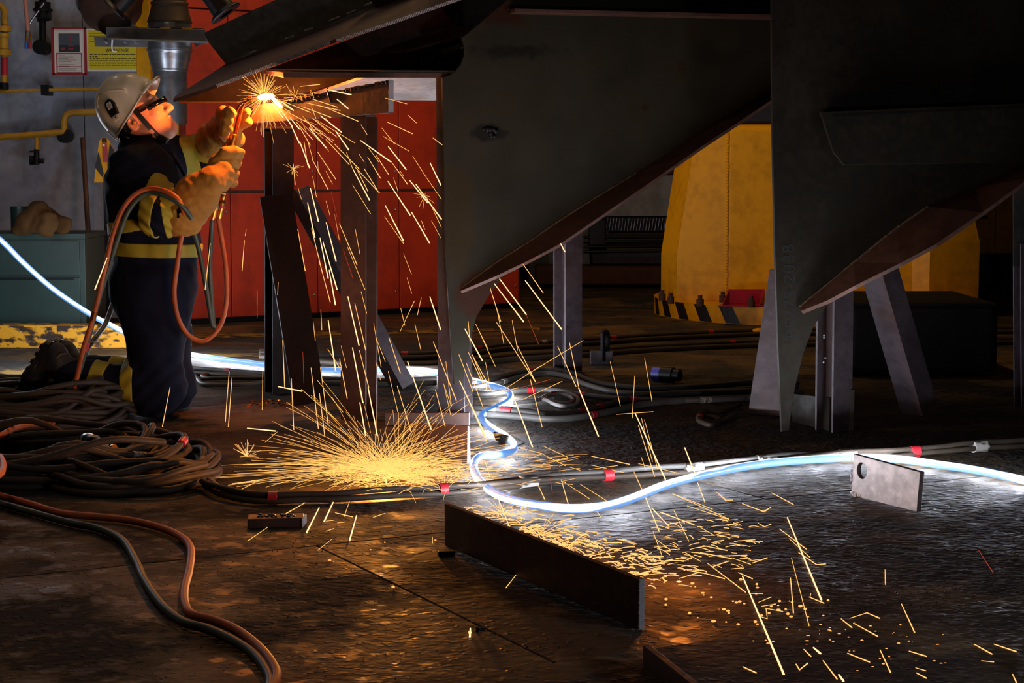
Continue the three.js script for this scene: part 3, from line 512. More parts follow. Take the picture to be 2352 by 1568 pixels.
// ---------------------------------------------------------------- things along the left wall
{
  const D = 11.6;
  // yellow pipes
  const pipe = (label, pts, r, m = M.pipeYellow) => { const t = thing('wall_pipe', label, 'pipe'); const p = pts.map(([x, y, d]) => at(x, y, d || D)); mesh('tube', tube(p, r, 60, 10, 0.3), m, t); return [t, p]; };
  { const [t, p] = pipe('thin yellow pipe running level along the grey wall', [[-60, 211], [60, 208], [150, 206], [240, 205]], 0.011);
    mesh('clip', bx(at(104, 206, D).x - 0.025, at(104, 206, D).x + 0.025, at(104, 206, D).y - 0.035, at(104, 206, D).y + 0.03, -D - 0.1, -D + 0.015, 0.004), M.blackMetal, t); }
  { const [t] = pipe('thick yellow pipe with a bend and a drop to a valve', [[-60, 319], [40, 312], [100, 307], [135, 304], [146, 300], [147, 280], [152, 265], [170, 259], [240, 257]], 0.021);
    mesh('wall_flange', cyl(at(147, 312, D).add(V(0, 0, -0.08)), at(147, 312, D).add(V(0, 0, 0.01)), 0.045), M.blackMetal, t);
    mesh('drop_pipe', cyl(at(84, 310, D), at(84, 345, D), 0.014), M.pipeYellow, t);
    const v = mesh('valve', join([cyl(at(84, 343, D), at(84, 378, D), 0.018), cyl(at(74, 368, D), at(100, 370, D), 0.016), cyl(at(72, 368, D).add(V(0, 0, 0.03)), at(80, 368, D).add(V(0, 0, 0.03)), 0.03)]), M.blackMetal, t);
    mesh('valve_lever', bx(at(72, 348, D).x, at(92, 348, D).x, at(80, 350, D).y, at(80, 346, D).y, -D + 0.01, -D + 0.05, 0.003), M.blackMetal, v); }
  { const [t] = pipe('upright yellow gas pipe with flanged valve at the left edge', [[-30, 10], [0, 12], [9, 25], [10, 60], [9, 190]], 0.02);
    for (const [y0, y1, r] of [[60, 72, 0.05], [76, 84, 0.042], [114, 127, 0.05], [84, 114, 0.034]]) mesh('flange', cyl(at(7, y0, D), at(7, y1, D), r), M.pipeYellow, t);
    mesh('red_sleeve', cyl(at(10, 132, D), at(10, 172, D), 0.022), M.tapeRed, t);
    mesh('elbow', cyl(at(9, 190, D), at(9, 205, D), 0.03), M.blackMetal, t); }
  { const t = thing('wall_hydrant', 'black valve pipe with stay on the grey wall beside the hanging hose', 'pipe');
    mesh('riser', cyl(at(98, 125, D), at(98, -40, D), 0.022), M.blackMetal, t);
    mesh('valve_body', join([cyl(at(98, 40, D), at(98, 5, D), 0.05), cyl(at(86, 36, D), at(115, 33, D), 0.04), cyl(at(98, 26, D), at(98, 20, D), 0.062)]), M.blackMetal, t);
    mesh('wall_elbow', cyl(at(93, 108, D).add(V(0, 0, -0.12)), at(93, 108, D).add(V(0, 0, 0.03)), 0.045), M.blackMetal, t);
    mesh('stay', cyl(at(68, 54, D - 0.05), at(101, 6, D - 0.05), 0.008), M.galv, t); }
  // hanging twin hose with couplings
  { const t = thing('hanging_hose', 'pinkish hose hanging from above ending in two brass couplings', 'hose');
    mesh('hose', tube([at(56, -60, 11), at(58, 0, 11), at(62, 50, 11), at(64, 73, 11)], 0.012, 30, 10), mat({ color: 0xa87262, roughness: 0.6 }), t);
    mesh('clamp', cyl(at(64, 71, 11), at(64, 76, 11), 0.017), M.galv, t);
    for (const [x, c] of [[60.5, 0x1f5fa8], [69, 0x9c2430]]) { const b = mesh('coupling', join([cyl(at(x, 76, 11), at(x, 86, 11), 0.007), cyl(at(x, 85, 11), at(x, 96, 11), 0.009)]), M.brass, t); mesh('coloured_sleeve', cyl(at(x, 96, 11), at(x, 112, 11), 0.0105), mat({ color: c, roughness: 0.4 }), b); } }
  // framed notice and yellow warning sign
  const sheet = (px0, py0, px1, py1, d, off) => { const a = at(px0, py1, d), b = at(px1, py0, d); return bx(a.x, b.x, a.y, b.y, -d + off, -d + off + 0.006, 0.001); };
  const canvasMat = (w, h, fn) => { const c = document.createElement('canvas'); c.width = w; c.height = h; const g = c.getContext('2d'); fn(g, w, h); const t = new THREE.CanvasTexture(c); t.colorSpace = THREE.SRGBColorSpace; return mat({ map: t, roughness: 0.55 }); };
  const face = (px0, py0, px1, py1, d, off) => { const a = at(px0, py1, d), b = at(px1, py0, d), g = new THREE.PlaneGeometry(b.x - a.x, b.y - a.y); g.translate((a.x + b.x) / 2, (a.y + b.y) / 2, -d + off); return g; };
  { const t = thing('notice_board', 'narrow red-framed notice with a dark picture above a form, on the wall', 'notice');
    mesh('backing', sheet(122, 65, 197, 170, D, 0), M.white, t);
    const r = mat({ color: 0x8c1c24, roughness: 0.5 });
    for (const q of [[122, 63, 198, 67], [122, 168, 199, 172], [120, 63, 124, 172], [195, 63, 199, 172]]) mesh('frame_bar', sheet(...q, D, 0.006), r, t);
    mesh('picture_print', face(136, 77, 183, 120, D, 0.008), canvasMat(96, 88, (g, w, h) => { g.fillStyle = '#46505c'; g.fillRect(0, 0, w, h); g.fillStyle = '#23282e'; g.fillRect(0, h * 0.62, w, h * 0.38); g.fillStyle = '#8c3038'; g.fillRect(w * 0.52, h * 0.1, 6, h * 0.35); g.fillRect(w * 0.1, h * 0.75, 18, 12); g.fillRect(w * 0.45, h * 0.62, 24, 7); g.fillRect(w * 0.45, h * 0.78, 24, 7); g.strokeStyle = '#16191d'; g.beginPath(); g.moveTo(0, h * 0.4); g.lineTo(w, h * 0.5); g.stroke(); }), t);
    mesh('form_print', face(131, 122, 189, 168, D, 0.008), canvasMat(116, 92, (g, w, h) => { g.fillStyle = '#c9c4c0'; g.fillRect(0, 0, w, h); g.strokeStyle = '#8c1c24'; g.lineWidth = 5; g.strokeRect(2, 2, w - 4, h - 4); g.lineWidth = 3; g.beginPath(); g.moveTo(0, h * 0.68); g.lineTo(w, h * 0.68); g.stroke(); g.fillStyle = '#77706c'; for (let i = 0; i < 8; i++) g.fillRect(10, 10 + i * 7, 30 + (i * 37 % 60), 2); for (let i = 0; i < 2; i++) g.fillRect(10, 70 + i * 7, 80, 2); }), t); }
  { const t = thing('warning_sign', 'yellow warning sign with black text on the wall behind the shelf', 'sign');
    mesh('white_board', sheet(199, 66, 335, 164, D, 0.0), M.white, t);
    mesh('warning_print', face(204, 70, 335, 159, D, 0.008), canvasMat(520, 356, (g, w, h) => { g.fillStyle = '#c9bd1c'; g.fillRect(0, 0, w, h); g.fillStyle = '#2a2a12'; g.textAlign = 'center'; g.font = 'bold 40px sans-serif'; g.fillText('WARNING!', w * 0.5, 196); let k = 5; for (let r = 0; r < 6; r++) for (let x = 14; x < (r === 1 ? 90 : w - 40);) { k = (k * 37 + 11) % 101; const q = 12 + k % 38; g.fillRect(x, 216 + r * 20, q, 8); x += q + 7; } for (let i = 0; i < 4; i++) g.fillRect(14, 24 + i * 26, 200 + i * 40, 5); }), t); }
  // yellow post
  const D2 = 10.7;
  { const t = thing('yellow_post', 'square yellow post in front of the wall, passing behind the steel shelf', 'post');
    const a = at(312, 100, D2), b = at(345, 100, D2);
    mesh('shaft', bx(a.x, b.x, 0.002, 3.4, -D2 - 0.08, -D2, 0.006), M.yellow, t);
    mesh('foot_plate', bx(a.x - 0.05, b.x + 0.05, 0.002, 0.014, -D2 - 0.12, -D2 + 0.04, 0.002), M.yellow, t); }
  // galvanised duct: lathe about an upright axis
  { const D3 = 10.35, t = thing('ventilation_duct', 'galvanised round ventilation duct with cone and seams behind the worker', 'duct');
    const ax = 389, s = D3 / FOCAL, top = at(ax, -80, D3), bot = at(ax + 2, 306, D3), y0 = top.y, len = (py) => y0 - at(ax, py, D3).y;
    const prof = (list) => list.map(([r, py]) => [r * s, len(py)]);
    mesh('cowl', lathe(prof([[30, -80], [36, -20], [38, 5], [42, 5], [43, 10], [41, 12], [42, 20], [47, 40], [50, 48], [51, 52], [49, 54]]), top, bot, 32), mat({ color: 0x4a3d30, roughness: 0.55, metalness: 0.4, map: paintMap }), t);
    mesh('collar', lathe(prof([[49, 54], [50, 60], [50, 112], [52, 114], [52, 118], [50, 120], [49, 124]]), top, bot, 32), M.galv, t);
    mesh('reducer', lathe(prof([[49, 124], [46, 140], [40, 158], [41, 160], [41, 163], [39, 165]]), top, bot, 32), M.galv, t);
    mesh('lower_pipe', lathe(prof([[39, 165], [39, 196], [40, 198], [39, 201], [39, 285]]), top, bot, 32), M.galv, t);
    mesh('yellow_stub', lathe(prof([[20, 285], [20, 420]]), top, at(ax + 3, 420, D3), 20), M.pipeYellow, t); }
  // steel shelf with hazard tape round the duct
  { const D4 = 10.2, t = thing('steel_shelf', 'steel angle shelf with black and yellow tape round the duct', 'shelf');
    const q = (x, y, d) => at(x, y, d);
    mesh('front_angle', join([slab([q(243, 87, D4), q(473, 94, D4), q(471, 68, D4), q(243, 62, D4)], 0.006), slab([q(243, 86, D4), q(478, 95, D4), q(478, 97, D4 - 0.16), q(253, 89, D4 - 0.16)], 0.006)]), M.galv, t);
    mesh('side_bracket', slab([q(218, 107, D4 + 0.25), q(340, 108, D4 + 0.25), q(340, 92, D4 + 0.25), q(216, 84, D4 + 0.25)], 0.006), M.galv, t);
    mesh('side_bracket', slab([q(450, 108, D4 + 0.2), q(474, 97, D4 + 0.1), q(474, 92, D4 + 0.1), q(440, 92, D4 + 0.2)], 0.03), M.galv, t);
    for (let i = 0; i < 7; i++) mesh('tape_block', slab([q(292 + i * 25, 65.5 + i * 0.7, D4 + 0.02), q(316.5 + i * 25, 66 + i * 0.7, D4 + 0.02), q(316.5 + i * 25, 61 + i * 0.65, D4 + 0.02), q(292 + i * 25, 60.5 + i * 0.65, D4 + 0.02)], 0.02), i % 2 ? M.yellow : M.black, t);
    for (const x of [242, 286, 310, 363]) mesh('bolt', cyl(q(x, 96, D4 + 0.25), q(x, 96, D4 + 0.235), 0.009, 0.009, 6), M.galv, t);
    tag(mesh('hanging_hook', tube([q(258, 90, D4 - 0.1), q(257, 108, D4 - 0.1), q(260, 118, D4 - 0.1), q(267, 118, D4 - 0.1)], 0.005, 16, 6), M.white), 'small pale hook hanging below the left end of the shelf', 'hook'); }
  // fume extraction hoods and spot lamp bodies
  { const t = thing('extraction_hood', 'brown round extraction hood hanging left of the yellow post', 'hood');
    const a = at(242, -60, 10.5), b = at(268, 84, 10.2);
    mesh('barrel', lathe([[0.17, 0], [0.17, 0.1], [0.18, 0.2], [0.165, 0.3], [0.1, 0.37], [0.09, 0.4]], a, b, 28), M.duct, t);
    mesh('rim', lathe([[0.182, 0.19], [0.19, 0.2], [0.182, 0.21]], a, b, 28), M.galv, t); }
  { const lampBody = (label, a, b, dd) => { const t = thing('spot_lamp', label, 'lamp'); const A = at(...a, dd), B = at(...b, dd), L = A.distanceTo(B); mesh('body', lathe([[0, 0], [0.055, 0], [0.055, L * 0.7], [0.06, L * 0.75], [0.06, L * 0.9]], A, B, 20), M.blackMetal, t); mesh('rim', lathe([[0.06, L * 0.88], [0.085, L * 0.95], [0.085, L], [0.04, L]], A, B, 20), M.black, t); };
    lampBody('black spot lamp above the red cabinet, switched off', [455, -55], [520, 32], 9.2);
    lampBody('black spot lamp beside the brown hood, switched off', [320, -40], [258, 18], 9.8); }
  // striped safety paddle, rod
  { const t = thing('hazard_paddle', 'yellow and black striped upright paddle with a red label', 'barrier');
    const d = 11.1, body = [[216, 419], [262, 419], [262, 345], [250, 322], [243, 316], [234, 316], [228, 324], [222, 360]].map(([x, y]) => at(x, y, d));
    mesh('board', slab(body, 0.012), M.yellow, t);
    mesh('black_stripe', slab([[218, 384], [226, 348], [238, 398], [236, 408]].map(([x, y]) => at(x, y, d - 0.013)), 0.001), M.black, t);
    mesh('black_stripe', slab([[252, 330], [262, 346], [262, 372], [248, 400], [247, 380]].map(([x, y]) => at(x, y, d - 0.013)), 0.001), M.black, t);
    mesh('black_cap', slab([[234, 326], [246, 326], [244, 317], [234, 317]].map(([x, y]) => at(x, y, d - 0.013)), 0.001), M.black, t);
    mesh('red_label', slab([[237, 372], [248, 372], [245, 328], [235, 328]].map(([x, y]) => at(x, y, d - 0.015)), 0.001), mat({ color: 0x9c1f2c, roughness: 0.4 }), t);
    mesh('label_mark', slab([[236, 336], [241, 336], [240.5, 331], [235.5, 331]].map(([x, y]) => at(x, y, d - 0.017)), 0.0005), M.white, t);
    mesh('stand', bx(at(235, 400, d).x, at(245, 400, d).x, 0.002, at(235, 415, d).y, -d - 0.05, -d - 0.015, 0.002), M.blackMetal, t); }
  tag(mesh('steel_rod', cyl(flr(212, 650, 0.002).setZ(-10.75).setX(at(214, 650, 10.75).x), at(190, 318, 11.55), 0.016), M.rustSteel), 'rusty round bar leaning against the grey wall behind the teal cabinet', 'rod');
  // teal cabinet with gloves
  { const d = 10.2, t = thing('teal_cabinet', 'low worn teal steel cabinet standing at the left edge', 'cabinet');
    const x1 = at(196, 600, d).x, yt = at(100, 536, d).y, zf = -d;
    mesh('body', bx(-3.6, x1, 0.002, yt - 0.03, zf - 0.5, zf, 0.004), M.teal, t);
    mesh('top', bx(-3.62, x1 + 0.004, yt - 0.03, yt, zf - 0.52, zf + 0.012, 0.003), M.teal, t);
    const y1 = at(100, 634, d).y;
    mesh('drawer', bx(-3.55, x1 - 0.03, y1 + 0.006, yt - 0.04, zf, zf + 0.012, 0.003), M.teal, t);
    const dr = mesh('drawer', bx(-3.55, x1 - 0.03, 0.05, y1 - 0.006, zf, zf + 0.012, 0.003), M.teal, t);
    mesh('pull', bx(-3.5, x1 - 0.06, y1 - 0.02, y1 - 0.012, zf + 0.012, zf + 0.02, 0.001), M.blackMetal, dr);
    const c = thing('green_tin', 'small dark green tin behind the gloves on the teal cabinet', 'tin');
    const p = at(46, 528, d + 0.25); mesh('body', new THREE.CylinderGeometry(0.05, 0.05, 0.13, 20).translate(p.x, yt + 0.066, p.z), mat({ color: 0x16302a, roughness: 0.5 }), c);
    mesh('lid', new THREE.CylinderGeometry(0.053, 0.053, 0.015, 20).translate(p.x, yt + 0.138, p.z), mat({ color: 0x16302a, roughness: 0.4 }), c);
  }
}
// ---------------------------------------------------------------- light rope: a clear tube with a row of lights inside
{
  const ropePts = [V(-2.86, 0.98, -8.62), V(-2.74, 0.93, -8.65), at(-70, 500, 8.7), at(0, 550, 8.8), at(50, 600, 8.9), at(120, 662, 9.05), at(200, 717, 9.2), at(245, 742, 9.3), at(330, 783, 9.5), ...[[425, 811], [520, 826], [620, 838], [700, 846], [800, 850], [940, 848], [1010, 856], [1080, 872], [1146, 890], [1172, 905], [1166, 922], [1135, 938], [1106, 955], [1122, 977], [1163, 1003], [1181, 1026], [1150, 1043], [1108, 1046], [1088, 1066], [1098, 1098], [1130, 1128], [1172, 1147], [1240, 1161], [1320, 1168], [1392, 1161], [1452, 1144], [1525, 1115], [1605, 1093], [1700, 1073], [1800, 1060], [1955, 1051], [2060, 1054], [2150, 1066], [2250, 1081], [2370, 1107]].map(([x, y]) => flr(x, y, 0.016))];
  const c = tubeCurve(ropePts), L = c.getLength(), rope = thing('light_rope', 'white glowing light rope in a clear tube winding across the floor', 'light rope');
  const nSeg = Math.ceil(L / 0.2), len = L / nSeg;
  // along u (4 m of rope) and v (round the tube): the row of lights shows as a bright band whose width varies, the clear flank is bluish
  const glowMap = tex(512, (u, v) => { const w = 0.14 + 0.46 * st(0.3, 0.7, fbm(u, 0.3, 10, 3)), d = Math.abs(v - 0.5) * 2, b = st(w + 0.14, w - 0.04, d); return mixc([0.16, 0.36, 0.58], [1, 1, 1], b); }, true);
  const glowMat = mat({ color: 0xa9cfe8, roughness: 0.25, emissive: 0xe8f2ff, emissiveMap: glowMap, emissiveIntensity: 2.2 });
  const RAD = 0.0135, RS = 12, NS = 7;
  for (let i = 0; i < nSeg; i++) {
    const pos = [], nor = [], uv = [], idx = [];
    for (let k = 0; k <= NS; k++) {
      const s = (i + k / NS) / nSeg, p = c.getPointAt(s), t = c.getTangentAt(s), side = t.clone().cross(V(0, 1, 0)).normalize(), up = side.clone().cross(t).normalize();
      const tw = 1.1 * Math.sin(s * L * 2.1) + 0.9 * Math.sin(s * L * 0.9 + 1) + 0.35;
      for (let j = 0; j <= RS; j++) { const a = j / RS * 6.2832 + tw - 1.9, n = side.clone().multiplyScalar(-Math.cos(a)).addScaledVector(up, Math.sin(a)); pos.push(...p.clone().addScaledVector(n, RAD).toArray()); nor.push(...n.toArray()); uv.push(s * L / 4, j / RS); }
    }
    for (let k = 0; k < NS; k++) for (let j = 0; j < RS; j++) { const a = k * (RS + 1) + j, b = a + RS + 1; idx.push(a, a + 1, b, b, a + 1, b + 1); }
    const g = new THREE.BufferGeometry(); g.setAttribute('position', new THREE.Float32BufferAttribute(pos, 3)); g.setAttribute('normal', new THREE.Float32BufferAttribute(nor, 3)); g.setAttribute('uv', new THREE.Float32BufferAttribute(uv, 2)); g.setIndex(idx);
    const m = mesh('light_tube', g, glowMat, rope);
    for (const f of [0.25, 0.75]) { const l = new THREE.PointLight(0xeaf0ff, ROPE_LIGHT, 0, 2); l.position.copy(c.getPointAt((i + f) / nSeg)); l.shadow.radius = 0.6; l.castShadow = true; l.name = 'rope_light'; rope.add(l); }
  }
}
{ // stand that carries the raised end of the light rope, just outside the picture
  const t = thing('rope_stand', 'thin black stand carrying the raised end of the light rope', 'stand'), p = V(-2.87, 0, -8.62);
  mesh('base', cyl(p, p.clone().setY(0.02), 0.16, 0.15, 28), M.blackMetal, t); mesh('pole', cyl(p.clone().setY(0.02), p.clone().setY(0.96), 0.014), M.blackMetal, t);
  mesh('hook', tube([p.clone().setY(0.94), p.clone().add(V(0.012, 0.965, 0.02)), p.clone().add(V(0, 0.99, 0.022)), p.clone().add(V(-0.015, 1.0, 0))], 0.005, 14, 6), M.blackMetal, t);
}
// ---------------------------------------------------------------- cables, hoses, coils
function bands(t, curve, list, r) { for (const [u, m, len] of list) mesh(m === M.tapeRed ? 'red_tape' : 'white_tape', sleeveOn(curve, u, len || 0.035, r), m, t); }
function cable(name, label, category, pts, r, m, list = [], group, br) {
  const t = thing(name, label, category, group), c = tubeCurve(pts);
  mesh('jacket', tube(pts, r, Math.min(400, Math.round(c.getLength() / 0.02)), 9), m, t);
  bands(t, c, list, br || r * 1.12);
  return t;
}
const R_ = M.tapeRed, W_ = M.tapeWhite;
{
  // the pair of gas hoses in the foreground
  const fl = (list, h) => list.map(([x, y]) => flr(x, y, h));
  cable('gas_hose', 'orange gas hose curving across the floor in the left foreground', 'hose', fl([[-40, 1128], [0, 1138], [60, 1154], [140, 1178], [220, 1186], [300, 1195], [370, 1212], [420, 1236], [438, 1262], [434, 1310], [424, 1350], [424, 1385], [440, 1410], [490, 1424], [540, 1445], [590, 1482], [626, 1525], [634, 1560], [600, 1620]], 0.014), 0.0105, M.hoseOrange);
  cable('gas_hose', 'dark green gas hose beside the orange one in the left foreground', 'hose', fl([[-40, 1150], [0, 1156], [80, 1178], [160, 1200], [220, 1212], [280, 1240], [312, 1290], [330, 1330], [370, 1388], [420, 1428], [470, 1442], [530, 1468], [580, 1500], [612, 1540], [620, 1575], [590, 1620]], 0.013), 0.0105, M.hoseGreen);
  // bundle of cables running right from the coils
  const path = [[470, 1108], [520, 1130], [600, 1142], [700, 1142], [800, 1140], [900, 1133], [1000, 1125], [1100, 1117], [1210, 1106], [1300, 1096], [1400, 1090], [1500, 1083], [1600, 1074], [1750, 1058], [1850, 1050], [1960, 1043], [2050, 1040], [2110, 1036], [2180, 1031], [2250, 1025], [2352, 1016], [2420, 1012]];
  const mid = tubeCurve(path.map(([x, y]) => flr(x, y, 0.021)));
  for (let k = 0; k < 3; k++) {
    const pts = []; for (let i = 0; i <= 70; i++) { const u = i / 70, p = mid.getPointAt(u), t = mid.getTangentAt(u), sd = t.clone().cross(V(0, 1, 0)).normalize(), a = k * 2.094 + 1.2 * Math.sin(u * 9) + 0.5, r = 0.0102 + 0.005 * Math.max(0, Math.sin(u * 37 + k * 2)); p.addScaledVector(sd, r * Math.cos(a)); p.y = Math.max(0.01, p.y + r * Math.sin(a)); pts.push(p); }
    cable('welding_cable', ['dark cable running from the coils to the right, nearest of the taped bundle', 'dark cable running from the coils to the right, farthest of the taped bundle', 'dark cable on top of the taped bundle running to the right'][k], 'cable', pts, 0.0092, k === 1 ? M.rubberGrey : M.rubber, [], 'taped cable bundle across the floor');
  }
  { const c = mid;
    const find = (px) => { let best = 0, bd = 1e9; for (let i = 0; i <= 400; i++) { const p = c.getPointAt(i / 400), q = 1176 + p.x / (-p.z * cp + (1 - p.y) * sp) * FOCAL; if (Math.abs(q - px) < bd) { bd = Math.abs(q - px); best = i / 400; } } return best; };
    [[626, R_, 0.022], [1015, R_, 0.022], [1211, W_, 0.05], [1396, R_, 0.025], [1592, W_, 0.055], [1760, W_, 0.06], [1945, W_, 0.05], [2098, R_, 0.028], [2248, W_, 0.05]].forEach(([px, m, l]) => {
      const red = m === R_, g = sleeveOn(c, find(px), l * 1.2, 0.0205, 16);
      tag(mesh(red ? 'red_tape_band' : 'white_tape_band', uvm(g), m), red ? `red tape band round the cable bundle, ${px < 700 ? 'nearest the coils' : px < 1200 ? 'at the end of the standing flat bar' : px < 1700 ? 'left of the light rope' : 'right of the holed plate'}` : `worn white tape band round the cable bundle, ${px < 1300 ? 'beside the light rope bend' : px < 1700 ? 'just above the rope in mid-floor' : px < 1800 ? 'left of the holed plate' : px < 2000 ? 'touching the holed plate' : 'near the right edge'}`, 'tape'); }); }
  // coils on the left: each one long cable wound in loops
  function coil(label, cx, cy, rx, ry, loops, lift, m, list, wob, r = 0.0115, start) {
    const o = flr(cx, cy, 0), pts = start ? start.map(([x, y]) => flr(x, y, 0.02)) : [];
    for (let i = 0; i <= loops * 14; i++) {
      const a = i / 14 * 6.2832 + 0.5, k = i / 14, w = 0.72 + 0.28 * Math.abs(Math.sin(k * 1.37 + wob)), y = 0.013 + lift * (0.5 + 0.5 * Math.sin(k * 2.3 + wob)) * (0.4 + 0.6 * rnd()) + lift * 0.3 * Math.sin(a * 2 + k);
      pts.push(V(o.x + rx * w * Math.cos(a) + 0.05 * Math.sin(k * 3.1 + wob), Math.max(0.013, y), o.z + ry * w * Math.sin(a) + 0.05 * Math.cos(k * 2.7)));
    }
    const t = thing('coiled_cable', label, 'cable coil', 'coiled cables on the left'), c = tubeCurve(pts);
    mesh('jacket', tube(pts, r, loops * 44, 8), m, t);
    bands(t, c, list, r * 1.25);
    return t;
  }
  coil('dusty coil of brown cable beside the knee of the worker', 40, 962, 0.44, 0.32, 24, 0.13, M.rubber, [[0.21, R_], [0.42, R_], [0.63, R_], [0.8, R_], [0.55, W_, 0.05]], 0.4);
  coil('largest coil of brown cable piled at the left edge', 60, 1085, 0.5, 0.3, 20, 0.11, M.rubber, [[0.13, R_], [0.3, W_, 0.05], [0.47, R_], [0.7, R_], [0.86, R_]], 1.7);
  coil('round coil of brown cable with white tape, nearest the sparks', 330, 1095, 0.235, 0.33, 13, 0.06, M.rubber, [[0.12, R_], [0.33, W_, 0.05], [0.52, R_], [0.68, W_, 0.05], [0.9, R_]], 0.9);
  // hose fittings lying on the coils
  { const t = thing('cable_connector', 'black screw connector lying on top of the cable coils', 'connector'), a = flr(196, 1012, 0.11), b = flr(240, 1018, 0.12);
    mesh('body', join([cyl(a, a.clone().lerp(b, 0.5), 0.024), cyl(a.clone().lerp(b, 0.5), b, 0.016)]), M.black, t); mesh('ring', cyl(a.clone().lerp(b, 0.08), a.clone().lerp(b, 0.2), 0.027), M.galv, t);
    const t2 = thing('cable_connector', 'short steel socket connector pointing right on the cable coils', 'connector'), c = flr(222, 1040, 0.08), d = flr(258, 1030, 0.1); mesh('body', cyl(c, d, 0.011), M.blackMetal, t2); mesh('socket', cyl(d, d.clone().lerp(c, -0.15), 0.013), M.brass, t2); }
  // orange hose crossing the coil at the left
  cable('gas_hose', 'short stretch of orange hose lying over the left coil', 'hose', [[-30, 1010], [0, 1000], [30, 985], [62, 978], [85, 975], [120, 972]].map(([x, y]) => flr(x, y, 0.1)), 0.0105, M.hoseOrange);
  cable('gas_hose', 'orange hose bend at the left edge above the coil', 'hose', [[-40, 1070], [-10, 1048], [4, 1058], [2, 1085], [-30, 1105]].map(([x, y]) => flr(x, y, 0.12)), 0.0115, M.hoseOrange);
  // cables behind
  const back = (label, list, r, bandsList, m = M.rubberGrey, h = 0.013) => cable('welding_cable', label, 'cable', list.map(([x, y]) => flr(x, y, h)), r, m, bandsList, 'cables on the floor behind');
  back('grey cable lying just in front of the light rope behind the worker', [[380, 840], [440, 846], [520, 852], [600, 858], [700, 868], [800, 872], [900, 874], [1000, 870]], 0.013, [[0.09, R_], [0.27, R_], [0.6, R_], [0.9, R_]]);
  back('second grey cable in the strand behind the worker', [[380, 852], [440, 856], [520, 862], [600, 866], [700, 875], [800, 880], [900, 882], [1000, 879]], 0.012, [[0.5, R_]]);
  back('slack grey cable end looping behind the knees of the worker', [[424, 866], [445, 862], [455, 872], [470, 882], [530, 884], [590, 880], [620, 872], [580, 862], [500, 858], [466, 862], [480, 868], [560, 868], [640, 868]], 0.01, [[0.75, R_]]);
  for (const [label, dy, b] of [['far dark cable of the strand in front of the yellow pedestal', 0, [[0.06, R_], [0.16, R_], [0.26, R_], [0.36, W_], [0.46, R_], [0.6, R_], [0.73, R_], [0.82, R_]]], ['middle dark cable of the strand in front of the yellow pedestal', 9, []], ['near dark cable of the strand in front of the yellow pedestal', 26, [[0.42, W_, 0.06], [0.64, R_]]], ['nearest thick dark cable of the strand in front of the yellow pedestal', 34, []]]) back(label, [[600, 806 + dy * 0.4], [800, 812 + dy * 0.7], [960, 812 + dy], [1060, 805 + dy], [1160, 792 + dy], [1260, 786 + dy], [1360, 779 + dy], [1500, 769 + dy], [1650, 762 + dy], [1760, 758 + dy], [1900, 756 + dy], [2352, 752 + dy]], 0.014, b, M.rubber);
  // loop of pale grey cable right of the pointed foot
  back('pale grey cable loop tied with red tape right of the light rope', [[1180, 925], [1235, 918], [1262, 905], [1300, 902], [1326, 912], [1322, 928], [1290, 932], [1262, 922], [1255, 910], [1290, 906], [1315, 915], [1305, 926], [1270, 922], [1240, 915]], 0.0085, [[0.2, R_], [0.86, R_]], mat({ color: 0x8f8e8a, roughness: 0.5 }));
  back('dark grey cable running under the pale loop', [[1060, 900], [1110, 905], [1180, 898], [1260, 895], [1330, 905], [1420, 915], [1560, 920], [1700, 915], [1760, 905], [1830, 890]], 0.012, [[0.2, R_], [0.36, R_], [0.5, R_], [0.66, W_, 0.05]]);
  back('dark cable arching in front of the slim post', [[1020, 885], [1080, 880], [1140, 868], [1190, 855], [1260, 848], [1320, 858], [1350, 872], [1400, 884], [1500, 892], [1640, 885], [1760, 872]], 0.013, [[0.3, R_]]);
  back('second dark cable arching beside the slim post', [[1030, 892], [1090, 888], [1150, 878], [1200, 864], [1260, 857], [1310, 866], [1345, 882], [1420, 900], [1540, 904], [1760, 890]], 0.012, [[0.16, W_, 0.04]]);
  back('cable strand passing the foot of the middle column', [[1060, 935], [1130, 940], [1200, 945], [1260, 952], [1320, 950], [1380, 935], [1450, 915], [1560, 903], [1740, 897], [1830, 880]], 0.015, [[0.1, R_, 0.05], [0.28, R_], [0.36, R_]]);
  back('lower cable of the strand at the middle column', [[1060, 948], [1130, 952], [1200, 957], [1260, 962], [1330, 958], [1400, 945], [1480, 928], [1600, 918], [1740, 912], [1840, 900]], 0.014, [[0.33, R_]]);
  back('small dark cable loop with red tape on the bare floor', [[1700, 930], [1660, 945], [1625, 945], [1605, 955], [1608, 968], [1635, 972], [1650, 962], [1620, 955], [1604, 962], [1625, 975], [1650, 972], [1690, 950]], 0.01, [[0.62, R_]], M.rubber);
  { const t = thing('plug_connector', 'blue-collared industrial plug lying on the dark floor', 'connector'), a = flr(1502, 858, 0.035), b = flr(1562, 862, 0.035); mesh('shell', join([cyl(a.clone().lerp(b, 0.3), a.clone().lerp(b, 0.75), 0.036), cyl(a.clone().lerp(b, 0.75), b, 0.028)]), M.blackMetal, t); mesh('blue_collar', cyl(a, a.clone().lerp(b, 0.3), 0.034), mat({ color: 0x3a3f8c, roughness: 0.4 }), t); }
}
